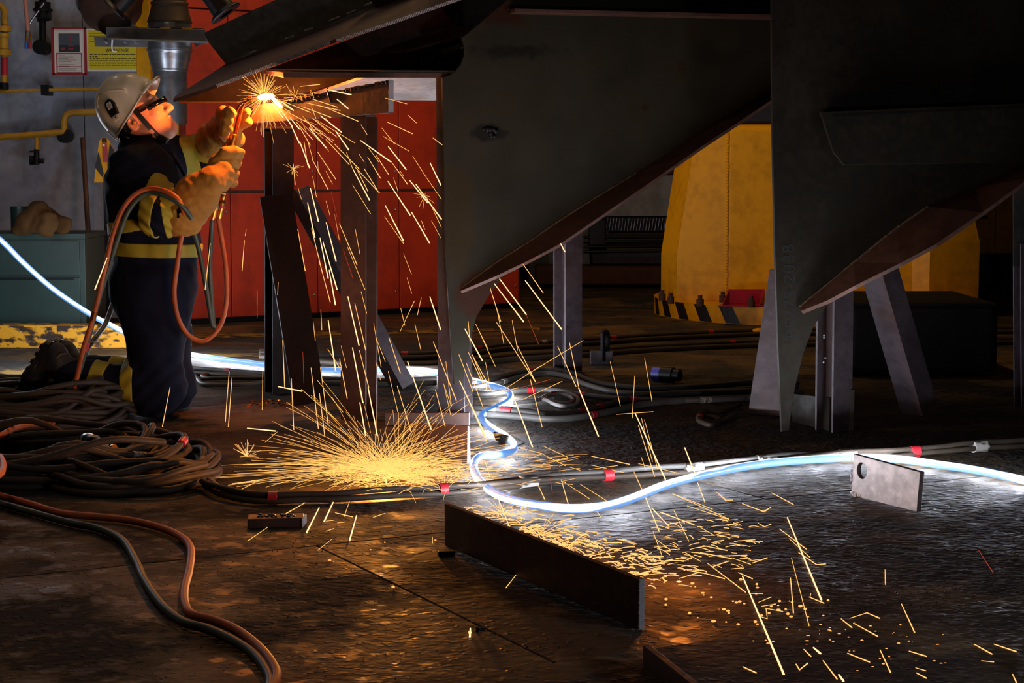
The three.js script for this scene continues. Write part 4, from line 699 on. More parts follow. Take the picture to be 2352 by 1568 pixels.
// ---------------------------------------------------------------- steel pieces on the floor
{
  // lug standing on a block
  const z = -flr(1390, 838).z, t = thing('lifting_lug', 'dark steel lug with an oval eye standing on a block', 'lifting lug');
  const a = at(1356, 838, z), b = at(1408, 806, z);
  mesh('block', bx(a.x, b.x, 0.001, b.y, -z - 0.08, -z, 0.004), M.primer, t);
  { const s = new THREE.Shape(), w = 0.042, h = 0.155; s.moveTo(-w / 2, 0); s.lineTo(w / 2, 0); s.lineTo(w / 2, h - 0.015); s.lineTo(w / 2 - 0.012, h); s.lineTo(-w / 2 + 0.012, h); s.lineTo(-w / 2, h - 0.015); const ho = new THREE.Path(); ho.absellipse(0, h - 0.055, 0.011, 0.032, 0, Math.PI * 2); s.holes.push(ho); const g = new THREE.ExtrudeGeometry(s, { depth: 0.02, bevelEnabled: true, bevelSize: 0.001, bevelThickness: 0.001, bevelSegments: 1 }); g.rotateY(0.5); g.translate(at(1388, 800, z).x, b.y - 0.05, -z - 0.02); mesh('eye_plate', uvm(g), M.blackMetal, t); }
  // plate with a hole, standing on edge
  { const p = flr(1955, 1137, 0.001), q = flr(2106, 1175, 0.001), u = q.clone().sub(p).normalize(), n = V(-u.z, 0, u.x); if (n.z < 0) n.negate();
    const k = thing('holed_plate', 'bare steel plate with a round hole standing on edge by the rope', 'steel plate');
    const L = p.distanceTo(q), s = new THREE.Shape(); s.moveTo(0, 0); s.lineTo(L, 0); s.lineTo(L + 0.012, 0.118); s.lineTo(0.01, 0.128); const ho = new THREE.Path(); ho.absellipse(0.05, 0.083, 0.0235, 0.0245, 0, Math.PI * 2); s.holes.push(ho);
    const g = new THREE.ExtrudeGeometry(s, { depth: 0.014, bevelEnabled: true, bevelSize: 0.001, bevelOffset: -0.001, bevelThickness: 0.001, bevelSegments: 1, curveSegments: 20 }); g.translate(0, 0, -0.014);
    g.applyMatrix4(new THREE.Matrix4().makeBasis(u, V(0, 1, 0), n).setPosition(p));
    mesh('plate_body', uvm(g), mat({ color: 0x8a8583, map: steelMap, roughness: 0.55, metalness: 0.35, bumpMap: fineBump, bumpScale: 0.001 }), k);
    const sp = []; for (let i = 0; i < 26; i++) { const b = new THREE.SphereGeometry(rr(0.002, 0.0045), 6, 4), e = rnd() < 0.5; b.translate(...p.clone().addScaledVector(u, e ? rr(0, 0.05) : rr(0, 0.004)).add(V(0, e ? rr(0, 0.012) : rr(0.01, 0.12), 0)).addScaledVector(n, 0.002).toArray()); sp.push(b); } mesh('weld_spatter', join(sp), M.cutEdge, k); }
  // long flat bar on edge
  { const p = flr(1021, 1252, 0.001), q = flr(1466, 1446, 0.001), u = q.clone().sub(p).normalize(), n = V(u.z, 0, -u.x); if (n.z < 0) n.negate(); const L = p.distanceTo(q);
    const k = thing('flat_bar', 'long dark steel flat bar standing on edge in the spark shower', 'steel bar');
    const g = new RoundedBoxGeometry(L, 0.112, 0.014, 1, 0.0015); g.translate(L / 2, 0.056, -0.007); g.applyMatrix4(new THREE.Matrix4().makeBasis(u, V(0, 1, 0), n).setPosition(p)); mesh('bar_body', uvm(g), M.rustSteel, k);
    const gr = []; for (let i = 0; i < 34; i++) { const b = new THREE.BoxGeometry(0.004, 0.0031, 0.0125 + rnd() * 0.002); b.rotateX(rr(-0.2, 0.2)); b.translate(L + rr(0, 0.002), 0.003 + i * 0.0032, -0.007); b.applyMatrix4(new THREE.Matrix4().makeBasis(u, V(0, 1, 0), n).setPosition(p)); gr.push(b); } mesh('cut_end', join(gr), M.cutEdge, k); }
  // small offcuts
  { const k = thing('steel_offcut', 'small thick steel offcut with a bright cut end on the floor', 'steel offcut'), c = flr(640, 1208), g = bx(-0.085, 0.07, 0, 0.028, -0.035, 0.035, 0.003); g.rotateY(0.12); g.translate(c.x, 0.001, c.z); mesh('body', g, M.rustSteel, k);
    const gr = []; for (let i = 0; i < 16; i++) { const b = new THREE.BoxGeometry(0.006, 0.026 - rnd() * 0.003, 0.0038); b.rotateY(0.12 + 0.3); b.translate(c.x + 0.071, 0.0145, c.z - 0.033 + i * 0.0042); gr.push(b); } mesh('cut_end', join(gr), M.cutEdge, k);
    const sl = []; for (let i = 0; i < 30; i++) { const s = new THREE.SphereGeometry(rr(0.003, 0.008), 6, 4); s.scale(1, 0.5, 1); s.translate(c.x + rr(-0.06, 0.05), 0.03, c.z + rr(-0.025, 0.02)); sl.push(s); } mesh('slag', join(sl), M.blackMetal, k); }
  { const c = flr(1025, 1277), g = bx(-0.022, 0.022, 0, 0.014, -0.012, 0.012, 0.002); g.rotateY(0.2); g.translate(c.x, 0.001, c.z); tag(mesh('steel_offcut', g, M.blackMetal), 'tiny black block on the floor left of the long flat bar', 'steel offcut'); }
  { const c = flr(1545, 1545), k = thing('flat_bar', 'dark steel bar end at the bottom edge of the picture', 'steel bar'), p = flr(1484, 1530, 0.001), q = flr(1640, 1660, 0.001), u = q.clone().sub(p).normalize(), n = V(u.z, 0, -u.x); if (n.z < 0) n.negate(); const g = new RoundedBoxGeometry(0.5, 0.045, 0.014, 1, 0.0015); g.translate(0.25, 0.0225, 0); g.applyMatrix4(new THREE.Matrix4().makeBasis(u, V(0, 1, 0), n).setPosition(p)); mesh('bar_body', uvm(g), M.rustSteel, k); }
  { const k = thing('base_angle', 'flat steel base strip lying under the middle column', 'steel bar'); mesh('bar_body', bx(flr(880, 985).x, flr(1076, 985).x, 0.001, 0.05, -7.02, -7.0, 0.002), M.rustSteel, k); const g = bx(-0.004, 0, 0.002, 0.05, -7.021, -6.999, 0.001); g.translate(flr(1078, 985).x, 0, 0); mesh('cut_end', g, M.cutEdge, k); }
  { const k = thing('upright_offcut', 'orange-lit steel plate standing on edge behind the spark burst', 'steel plate'); mesh('plate_body', uvm(slab([flr(930, 1040, 0.001), flr(1074, 1062, 0.001), at(1074, 978, 6.12), at(930, 968, 6.33)], 0.012)), M.rustSteel, k); mesh('cut_end', slab([flr(1075, 1063, 0.001), flr(1079, 1060, 0.001), at(1079, 979, 6.13), at(1075, 978, 6.12)], 0.004), M.cutEdge, k); }
  { const k = thing('small_angle', 'small dark steel angle lying right of the light rope', 'steel offcut'); mesh('body', slab([flr(1140, 1008, 0.002), flr(1150, 985, 0.002), flr(1203, 1016, 0.002), flr(1190, 1022, 0.002)], 0.012), M.steel, k); mesh('upright_leg', slab([flr(1138, 1010, 0.002), flr(1165, 1020, 0.002), at(1165, 1003, 6.4), at(1138, 990, 6.6)], 0.008), M.steel, k); }
  // foil scrap and crumbs
  { const g = []; for (let i = 0; i < 70; i++) { const p = flr(rr(572, 684), rr(918, 933), rr(0.001, 0.004)), b = new THREE.TetrahedronGeometry(rr(0.004, 0.013)); b.scale(1.6, 0.3, 1); b.rotateY(rr(0, 6)); b.rotateX(rr(-0.4, 0.4)); b.translate(p.x, p.y, p.z); g.push(b); } const m = tag(mesh('metal_scrap', join(g), M.copper), 'glinting heap of thin metal scrap by the foot of the first column', 'scrap'); m.userData.kind = 'stuff'; }
  { const g = []; for (let i = 0; i < 1500; i++) { const px = rr(0, 2352), py = 880 + 680 * Math.pow(rnd(), 0.9), p = flr(px, py, 0.001), s = rr(0.0008, 0.0022), b = new THREE.TetrahedronGeometry(s); b.rotateY(rr(0, 6)); b.translate(p.x, s * 0.3, p.z); g.push(b); }
    for (const [x0, x1, y0, y1, k] of [[1150, 1420, 1015, 1060, 240], [1180, 1330, 945, 975, 120], [1900, 2352, 1340, 1400, 160], [480, 760, 1220, 1330, 60]]) for (let i = 0; i < k; i++) { const p = flr(rr(x0, x1), rr(y0, y1), 0.001), s = rr(0.0008, 0.003), b = new THREE.TetrahedronGeometry(s); b.rotateY(rr(0, 6)); b.translate(p.x, s * 0.3, p.z); g.push(b); }
    const m = tag(mesh('slag_crumbs', join(g), M.blackMetal), 'dark slag crumbs and grit scattered over the floor plates', 'grit'); m.userData.kind = 'stuff'; }
  { const k = thing('bolt', 'small bolt lying on the near floor beside a glowing ember', 'bolt'), p = flr(1093, 1452); mesh('head', cyl(p.clone().setY(0.006), p.clone().add(V(0.006, 0.006, 0)), 0.006, 0.006, 6), M.blackMetal, k); mesh('shank', cyl(p.clone().add(V(0.006, 0.006, 0)), p.clone().add(V(0.018, 0.006, -0.004)), 0.0035, 0.0035, 8), M.blackMetal, k); }
  { const t = thing('yellow_rag', 'small yellow rag on the floor by the pedestal base', 'rag'), p = flr(1745, 764), g = new THREE.SphereGeometry(0.05, 10, 6); const a = g.attributes.position; for (let i = 0; i < a.count; i++) a.setXYZ(i, a.getX(i) * (1 + rr(-0.2, 0.2)), Math.max(-0.01, a.getY(i) * 0.35), a.getZ(i) * (0.8 + rr(-0.2, 0.2))); g.computeVertexNormals(); g.translate(p.x, 0.012, p.z); mesh('cloth', g, M.yellow, t); }
}
// ---------------------------------------------------------------- distance-field modelling: surface nets
function isoMesh(sdf, lo, hi, cell) {
  const nx = Math.ceil((hi.x - lo.x) / cell) + 1, ny = Math.ceil((hi.y - lo.y) / cell) + 1, nz = Math.ceil((hi.z - lo.z) / cell) + 1;
  const F = new Float32Array(nx * ny * nz), id = (i, j, k) => i + nx * (j + ny * k);
  for (let k = 0; k < nz; k++) for (let j = 0; j < ny; j++) for (let i = 0; i < nx; i++) F[id(i, j, k)] = sdf(lo.x + i * cell, lo.y + j * cell, lo.z + k * cell);
  const vid = new Int32Array(nx * ny * nz).fill(-1), pos = [], idx = [];
  const C = [[0, 0, 0], [1, 0, 0], [0, 1, 0], [1, 1, 0], [0, 0, 1], [1, 0, 1], [0, 1, 1], [1, 1, 1]], E = [[0, 1], [2, 3], [4, 5], [6, 7], [0, 2], [1, 3], [4, 6], [5, 7], [0, 4], [1, 5], [2, 6], [3, 7]];
  for (let k = 0; k + 1 < nz; k++) for (let j = 0; j + 1 < ny; j++) for (let i = 0; i + 1 < nx; i++) {
    let m = 0; const v = []; for (let c = 0; c < 8; c++) { const q = F[id(i + C[c][0], j + C[c][1], k + C[c][2])]; v.push(q); if (q < 0) m |= 1 << c; }
    if (m === 0 || m === 255) continue;
    let x = 0, y = 0, z = 0, n = 0;
    for (const [a, b] of E) if ((v[a] < 0) !== (v[b] < 0)) { const t = v[a] / (v[a] - v[b]); x += C[a][0] + t * (C[b][0] - C[a][0]); y += C[a][1] + t * (C[b][1] - C[a][1]); z += C[a][2] + t * (C[b][2] - C[a][2]); n++; }
    vid[id(i, j, k)] = pos.length / 3; pos.push(lo.x + (i + x / n) * cell, lo.y + (j + y / n) * cell, lo.z + (k + z / n) * cell);
  }
  const quad = (a, b, c, d, flip) => { if (a < 0 || b < 0 || c < 0 || d < 0) return; flip ? idx.push(a, c, b, a, d, c) : idx.push(a, b, c, a, c, d); };
  for (let k = 1; k + 1 < nz; k++) for (let j = 1; j + 1 < ny; j++) for (let i = 1; i + 1 < nx; i++) {
    const s = F[id(i, j, k)] < 0;
    if (s !== F[id(i + 1, j, k)] < 0) quad(vid[id(i, j - 1, k - 1)], vid[id(i, j, k - 1)], vid[id(i, j, k)], vid[id(i, j - 1, k)], !s);
    if (s !== F[id(i, j + 1, k)] < 0) quad(vid[id(i - 1, j, k - 1)], vid[id(i - 1, j, k)], vid[id(i, j, k)], vid[id(i, j, k - 1)], !s);
    if (s !== F[id(i, j, k + 1)] < 0) quad(vid[id(i - 1, j - 1, k)], vid[id(i, j - 1, k)], vid[id(i, j, k)], vid[id(i - 1, j, k)], !s);
  }
  const g = new THREE.BufferGeometry(); g.setAttribute('position', new THREE.Float32BufferAttribute(pos, 3)); g.setIndex(idx); g.computeVertexNormals();
  const uv = []; for (let i = 0; i < pos.length; i += 3) uv.push(pos[i] + pos[i + 2] * 0.7, pos[i + 1] + pos[i + 2] * 0.3); g.setAttribute('uv', new THREE.Float32BufferAttribute(uv, 2));
  return g;
}
const smin = (a, b, k) => { const h = Math.max(k - Math.abs(a - b), 0) / k; return Math.min(a, b) - h * h * k * 0.25; };
const smax = (a, b, k) => -smin(-a, -b, k);
function bone(a, b, r0, r1) { // tapered capsule
  const dx = b.x - a.x, dy = b.y - a.y, dz = b.z - a.z, l2 = dx * dx + dy * dy + dz * dz || 1e-9;
  return (x, y, z) => { const px = x - a.x, py = y - a.y, pz = z - a.z, t = Math.max(0, Math.min(1, (px * dx + py * dy + pz * dz) / l2)), ex = px - t * dx, ey = py - t * dy, ez = pz - t * dz; return Math.sqrt(ex * ex + ey * ey + ez * ez) - (r0 + (r1 - r0) * t); };
}
function ell(c, ax, r) { // ellipsoid with axes ax (3 unit vectors) and radii r
  return (x, y, z) => { const px = x - c.x, py = y - c.y, pz = z - c.z; let k0 = 0, k1 = 0; for (let i = 0; i < 3; i++) { const d = (px * ax[i].x + py * ax[i].y + pz * ax[i].z) / r[i]; k0 += d * d; k1 += (d / r[i]) * (d / r[i]); } k0 = Math.sqrt(k0); k1 = Math.sqrt(k1); return k1 < 1e-9 ? -Math.min(...r) : k0 * (k0 - 1) / k1; };
}
const union = (list, k) => (x, y, z) => { let d = 1e9; for (const f of list) d = smin(d, f(x, y, z), k); return d; };
function boundsOf(pts, pad) { const b = new THREE.Box3().setFromPoints(pts); b.expandByScalar(pad); return [b.min, b.max]; }
const n3 = (x, y, z) => { const h = (i, j, k) => { const s = Math.sin(i * 127.1 + j * 311.7 + k * 74.7) * 43758.5453; return s - Math.floor(s); }, xi = Math.floor(x), yi = Math.floor(y), zi = Math.floor(z), f = (t) => t * t * (3 - 2 * t), u = f(x - xi), v = f(y - yi), w = f(z - zi); let r = 0; for (let c = 0; c < 8; c++) { const i = c & 1, j = c >> 1 & 1, k = c >> 2; r += h(xi + i, yi + j, zi + k) * (i ? u : 1 - u) * (j ? v : 1 - v) * (k ? w : 1 - w); } return r; };

// ---------------------------------------------------------------- the kneeling worker
const MD = 7.35, J = (px, py, dz = 0) => at(px, py, MD - dz);   // joint set by its place in the photograph and its distance from the body's middle plane
const FL = (px, py, dz) => { const p = J(px, py, dz); return p; };
const worker = thing('person', 'kneeling worker in navy coveralls and white helmet holding a cutting torch', 'person');
const GO = 0.14, K = (x, y, z = 0) => J(x, y, z + GO);   // the hands reach towards us by GO
const TORCH_A = K(508, 437, 0.06), TORCH_B = K(552, 247, 0.05);
{
  const navy = mat({ specularIntensity: 0.3, color: 0x0f1120, roughness: 0.9, sheen: 0.1, sheenRoughness: 0.6, sheenColor: new THREE.Color(0x33364f), bumpMap: clothBump, bumpScale: 0.0008 });
  const hiVis = mat({ color: 0x9c8a1a, roughness: 0.75, bumpMap: clothBump, bumpScale: 0.0006 });
  const leather = mat({ color: 0xa06c1a, roughness: 0.85, bumpMap: fineBump, bumpScale: 0.003, map: paintMap });
  const skin = mat({ color: 0xdc9a78, roughness: 0.45, sheen: 0.2 });
  const bootM = mat({ color: 0x1d1713, roughness: 0.7, bumpMap: fineBump, bumpScale: 0.0012 });
  // coverall --------------------------------------------------
  const sh = [J(303, 398, 0.2), J(378, 360, -0.21)], el = [J(372, 488, 0.29), J(478, 352, -0.3)], wr = [J(468, 432, 0.27), J(520, 297, -0.06)];
  const kn = [J(362, 897, 0.11), J(392, 884, -0.13)], hip = [J(352, 680, 0.1), J(352, 680, -0.1)], an = [J(160, 862, 0.1), J(200, 850, -0.14)];
  const torso = [bone(J(335, 445, 0.09), J(335, 445, -0.09), 0.158, 0.158), bone(J(332, 395, 0.1), J(345, 385, -0.1), 0.115, 0.115), bone(J(352, 520, 0.06), J(352, 520, -0.06), 0.165, 0.165), bone(J(362, 580, 0.05), J(362, 580, -0.05), 0.168, 0.168), bone(J(350, 655, 0.07), J(350, 655, -0.07), 0.165, 0.165), bone(J(333, 352, 0), J(330, 380, 0), 0.075, 0.09)];
  const arms = [0, 1].flatMap((i) => [bone(sh[i], el[i], 0.098, i ? 0.075 : 0.083), bone(el[i], wr[i], i ? 0.075 : 0.083, 0.045)]);
  const legs = [0, 1].flatMap((i) => [bone(hip[i], kn[i], 0.142, 0.096), bone(kn[i], an[i], 0.09, 0.066)]);
  const core = union([...torso, ...legs], 0.07), armU = union(arms, 0.05);
  const fold = (x, y, z) => {                     // cloth folds: long soft creases, tighter at elbow, waist and behind the knee
    let d = 0.019 * (n3(x * 9 + y * 5, y * 7 - x * 4, z * 8) - 0.5) + 0.012 * (n3(x * 24 + y * 16, y * 13 - x * 9, z * 18) - 0.5);
    const near = (p, r) => Math.max(0, 1 - Math.hypot(x - p.x, y - p.y, z - p.z) / r);
    d += 0.011 * near(el[0], 0.16) * Math.sin((x * 0.8 + y) * 120) + 0.008 * near(kn[0], 0.22) * Math.sin((x - y) * 85) + 0.006 * near(sh[0], 0.2) * Math.sin((x * 0.6 - y) * 90);
    return d;
  };
  const wy = J(360, 600, 0).y, belt = (y) => 0.012 * Math.exp(-Math.pow((y - wy) / 0.03, 2));
  const neckC = J(338, 333, 0), suit = (x, y, z) => {
    let d = smin(core(x, y, z), armU(x, y, z), 0.045) + fold(x, y, z) + belt(y);
    return Math.max(d, -y + 0.004);
  };
  const allP = [...sh, ...el, ...wr, ...kn, ...hip, ...an, J(335, 445, 0.3), J(335, 445, -0.3), J(335, 350, 0)], [lo, hi] = boundsOf(allP, 0.2); lo.y = -0.02;
  const coverall = mesh('coverall', isoMesh(suit, lo, hi, 0.0095), navy, worker);
  // reflective bands: rings of the same cloth surface, a little proud
  const ring = (name, p, dir, w, src, rad, cell = 0.0052) => {
    const d = dir.clone().normalize(), f = (x, y, z) => { const px = x - p.x, py = y - p.y, pz = z - p.z, t = px * d.x + py * d.y + pz * d.z; const r = Math.sqrt(Math.max(0, px * px + py * py + pz * pz - t * t)); const s = src(x, y, z) + fold(x, y, z) + belt(y); return Math.max(s - 0.0035, Math.abs(t) - w / 2, r - rad, -y + 0.004); };
    const g = isoMesh(f, p.clone().addScalar(-rad - 0.02), p.clone().addScalar(rad + 0.02), cell);
    return mesh('reflective_band', g, hiVis, coverall);
  };
  const armSrc = (x, y, z) => smin(core(x, y, z), armU(x, y, z), 0.045);
  const dU = el[0].clone().sub(sh[0]), dF = wr[0].clone().sub(el[0]);
  ring('b', sh[0].clone().lerp(el[0], 0.82), V(0.55, -0.12, 0.12), 0.062, armU, 0.125);
  ring('b', el[0].clone().lerp(wr[0], 0.2), V(1, 0.14, -0.1), 0.058, armU, 0.125);
  ring('b', sh[1].clone().lerp(el[1], 0.66), V(1, 0.12, 0), 0.066, armU, 0.13);
  ring('b', el[1].clone().lerp(wr[1], 0.35), wr[1].clone().sub(el[1]), 0.05, armU, 0.11);
  ring('b', J(362, 570, 0), V(0.03, 1, 0), 0.056, core, 0.3, 0.0065);
  ring('b', J(335, 512, 0), V(-0.18, 1, 0), 0.052, core, 0.3, 0.0065);
  for (const i of [0, 1]) { const d = an[i].clone().sub(kn[i]); ring('b', kn[i].clone().lerp(an[i], i ? 0.3 : 0.3), d.clone().add(V(0, -0.06, 0)), 0.055, core, 0.12); ring('b', kn[i].clone().lerp(an[i], 0.68), d.clone().add(V(0, 0.04, 0)), 0.06, core, 0.11); }
  // collar and front placket, pocket flap
  { const pts = []; for (let i = 0; i <= 20; i++) { const a = i / 20 * 6.2832; pts.push([a]); }
    const cN = J(336, 341, 0), g = new THREE.CylinderGeometry(0.074, 0.096, 0.06, 28, 3, true); const ps = g.attributes.position; for (let i = 0; i < ps.count; i++) { const x = ps.getX(i), y = ps.getY(i); ps.setXYZ(i, x * 1.12 + y * -0.1, y - x * 0.42 + 0.006 * Math.sin(i * 1.7), ps.getZ(i)); }
    g.computeVertexNormals(); const g2 = g.clone(); { const q = g2.attributes.position; for (let i = 0; i < q.count; i++) q.setXYZ(i, q.getX(i) * 1.09, q.getY(i) - 0.006, q.getZ(i) * 1.09); } g.translate(cN.x, cN.y, cN.z); g2.translate(cN.x, cN.y, cN.z); mesh('collar', join([g, g2]), navy, coverall);
    mesh('collar_flap', slab([J(352, 338, 0.13), J(392, 362, 0.08), J(402, 350, 0.05), J(398, 330, 0.04), J(372, 328, 0.1)], 0.006), navy, coverall); }
  mesh('button_placket', tube([J(396, 356, 0.06), J(412, 382, 0.1), J(428, 412, 0.12), J(438, 440, 0.12)], 0.006, 20, 6), navy, coverall);
  // boots -----------------------------------------------------
  for (const i of [0, 1]) {
    const o = i ? [22, -6, -0.26] : [0, 0, 0], q = (x, y, z) => J(x + o[0], y + o[1], z + o[2]);
    const upper = union([bone(q(168, 858, 0.1), q(128, 838, 0.1), 0.06, 0.052), bone(q(122, 818, 0.1), q(78, 868, 0.1), 0.046, 0.042), bone(q(78, 868, 0.1), q(62, 886, 0.1), 0.042, 0.032), bone(q(128, 812, 0.1), q(130, 826, 0.1), 0.042, 0.046)], 0.03);
    const P = [q(180, 858, 0.1), q(50, 895, 0.1), q(115, 790, 0.1)], [bl, bh] = boundsOf(P, 0.09);
    const up = (x, y, z) => Math.max(upper(x, y, z) + 0.004 * (n3(x * 40, y * 40, z * 40) - 0.5), -y + 0.006);
    const bt = mesh('boot', isoMesh(up, bl, bh, 0.006), bootM, worker);
    const s0 = q(108, 786, 0.1), s1 = q(44, 890, 0.1), sd = s1.clone().sub(s0).normalize(), L = s0.distanceTo(s1);
    const shp = new THREE.Shape(); shp.moveTo(0, -0.036); shp.quadraticCurveTo(-0.03, 0, 0, 0.036); shp.lineTo(L * 0.35, 0.034); shp.lineTo(L * 0.75, 0.046); shp.quadraticCurveTo(L * 1.02, 0.03, L, 0); shp.quadraticCurveTo(L * 1.02, -0.03, L * 0.75, -0.046); shp.lineTo(L * 0.35, -0.034);
    const sg = new THREE.ExtrudeGeometry(shp, { depth: 0.016, bevelEnabled: true, bevelSize: 0.004, bevelThickness: 0.004, bevelSegments: 2 });
    const nn = V(-sd.y, sd.x, 0).normalize(); if (nn.x < 0) nn.negate();
    sg.applyMatrix4(new THREE.Matrix4().makeBasis(sd, nn.clone().cross(sd), nn).setPosition(s0)); mesh('sole', sg, M.black, bt);
    if (!i) { mesh('trim_stripe', tube([q(112, 846, 0.148), q(124, 830, 0.152), q(136, 815, 0.15), q(150, 812, 0.15)], 0.004, 14, 6), mat({ color: 0x6a4a30, roughness: 0.7 }), bt);
      for (let k = 0; k < 6; k++) mesh('tread', new THREE.BoxGeometry(0.016, 0.012, 0.07).applyMatrix4(new THREE.Matrix4().makeBasis(sd, nn, V(0, 0, 1)).setPosition(s0.clone().addScaledVector(sd, 0.02 + k * L / 6.2).addScaledVector(nn, -0.006))), M.black, bt); }
  }
  // head ------------------------------------------------------
  const C = J(300, 252, 0), w = V(0.848, 0.53, 0), u = V(-0.53, 0.848, 0), s = V(0, 0, 1), ax = [w, u, s];
  const h = (a, b, c = 0) => C.clone().addScaledVector(w, a).addScaledVector(u, b).addScaledVector(s, c);
  const headParts = [ell(h(-0.005, 0.0), ax, [0.105, 0.1, 0.079]), ell(h(0.045, -0.062), ax, [0.07, 0.075, 0.064]), bone(h(0.03, -0.12), h(0.078, -0.138), 0.045, 0.034), bone(h(0.03, -0.11, 0.032), h(0.075, -0.138, 0.016), 0.036, 0.026), bone(h(0.03, -0.11, -0.032), h(0.075, -0.138, -0.016), 0.036, 0.026), ell(h(0.09, -0.145), ax, [0.026, 0.022, 0.028])];
  const nk = bone(h(-0.035, -0.07), J(338, 352, 0), 0.062, 0.066);
  const soft = union(headParts, 0.035);
  const fine = [bone(h(0.1, -0.012, 0), h(0.137, -0.07), 0.011, 0.0125), ell(h(0.136, -0.079), ax, [0.0155, 0.0125, 0.0135]), ell(h(0.12, -0.083, 0.013), ax, [0.012, 0.009, 0.009]), ell(h(0.12, -0.083, -0.013), ax, [0.012, 0.009, 0.009]), ell(h(0.098, -0.004, 0.03), ax, [0.014, 0.01, 0.026]), ell(h(0.098, -0.004, -0.03), ax, [0.014, 0.01, 0.026]), ell(h(0.112, -0.1045), ax, [0.012, 0.0065, 0.021]), ell(h(0.109, -0.1165), ax, [0.0115, 0.0075, 0.018]), ell(h(0.078, -0.066, 0.042), ax, [0.024, 0.026, 0.022]), ell(h(0.078, -0.066, -0.042), ax, [0.024, 0.026, 0.022])];
  const eyes = [ell(h(0.108, -0.03, 0.032), ax, [0.014, 0.011, 0.016]), ell(h(0.108, -0.03, -0.032), ax, [0.014, 0.011, 0.016])], mouth = bone(h(0.122, -0.1105, 0.016), h(0.122, -0.1105, -0.016), 0.0022, 0.0022);
  const earP = (sd) => { const c = h(-0.012, -0.06, 0.078 * sd), a2 = [w.clone().multiplyScalar(0.94).addScaledVector(s, -0.34 * sd), u, s.clone().multiplyScalar(0.94).addScaledVector(w, 0.34 * sd)]; const o = ell(c, a2, [0.021, 0.033, 0.011]), i = ell(c.clone().addScaledVector(a2[2], 0.009 * sd).addScaledVector(w, 0.003), a2, [0.0145, 0.024, 0.009]); return (x, y, z) => smax(o(x, y, z), -i(x, y, z), 0.005); };
  const ears = [earP(1), earP(-1)];
  const headF = (x, y, z) => { let d = soft(x, y, z); d = smin(d, nk(x, y, z), 0.03); for (const f of fine) d = smin(d, f(x, y, z), 0.009); for (const f of eyes) d = smax(d, -f(x, y, z), 0.008); for (const f of ears) d = smin(d, f(x, y, z), 0.006); return smax(d, -mouth(x, y, z), 0.003); };
  const [hl, hh] = boundsOf([h(0.15, 0.1, 0.09), h(-0.11, -0.17, -0.09), h(-0.11, 0.1), h(0.1, -0.17), J(338, 370, 0)], 0.02);
  const body = mesh('body', isoMesh(headF, hl, hh, 0.0032), skin, worker); body.userData.label = 'face, ear and neck lit orange by the flame';
  mesh('earplug', new THREE.SphereGeometry(0.0085, 12, 8).translate(...h(-0.004, -0.062, 0.083).toArray()), mat({ color: 0xd98a30, roughness: 0.6 }), worker);
  // short beard shadow is left to the skin; hair shows at the nape under the helmet
  { const hf = ell(h(-0.035, -0.03), ax, [0.083, 0.085, 0.0835]), cut = (x, y, z) => { const p = V(x, y, z).sub(C); return p.dot(w) + 0.028; }; mesh('hair', isoMesh((x, y, z) => Math.max(hf(x, y, z) + 0.002 * (n3(x * 150, y * 150, z * 150) - 0.5), cut(x, y, z)), h(-0.04, -0.03).addScalar(-0.13), h(-0.04, -0.03).addScalar(0.13), 0.006), mat({ color: 0x15100d, roughness: 0.85 }), worker); }
  for (const k of [1, -1]) mesh('eye', new THREE.SphereGeometry(0.011, 14, 10).translate(...h(0.097, -0.03, 0.032 * k).toArray()), M.white, worker);
  // goggles
  { const gm = new THREE.MeshPhysicalMaterial({ color: 0x0a0706, roughness: 0.12, metalness: 0.1, clearcoat: 0.6 });
    const shell = ell(h(0.03, -0.04), ax, [0.116, 0.036, 0.09]), inn = ell(h(0.03, -0.04), ax, [0.11, 0.08, 0.084]);
    const F = (x, y, z) => { const p = V(x, y, z).sub(C); return Math.max(shell(x, y, z), -inn(x, y, z), 0.07 - p.dot(w)); };
    const g = mesh('goggles', isoMesh(F, h(0.06, -0.03).addScalar(-0.13), h(0.06, -0.03).addScalar(0.13), 0.0026), gm, worker);
    const side = mesh('side_shield', isoMesh((x, y, z) => { const p = V(x, y, z).sub(C), a = p.dot(w); return Math.max(ell(h(0.05, -0.036), ax, [0.1, 0.026, 0.0835])(x, y, z), -ell(h(0.05, -0.036), ax, [0.2, 0.06, 0.08])(x, y, z), 0.02 - a, a - 0.07); }, h(0.05, -0.03).addScalar(-0.12), h(0.05, -0.03).addScalar(0.12), 0.004), new THREE.MeshPhysicalMaterial({ color: 0x30201a, roughness: 0.2 }), g);
    mesh('temple_arm', tube([h(0.055, -0.022, 0.086), h(0.01, -0.02, 0.088), h(-0.03, -0.03, 0.086)], 0.003, 12, 6), M.black, g);
    mesh('pivot', cyl(h(0.035, -0.03, 0.083), h(0.035, -0.03, 0.089), 0.008, 0.008, 16), M.blackMetal, g);
    mesh('nose_bridge', bx(-0.004, 0.004, -0.006, 0.006, -0.012, 0.012, 0.002).translate(...h(0.14, -0.03).toArray()), M.black, g); }
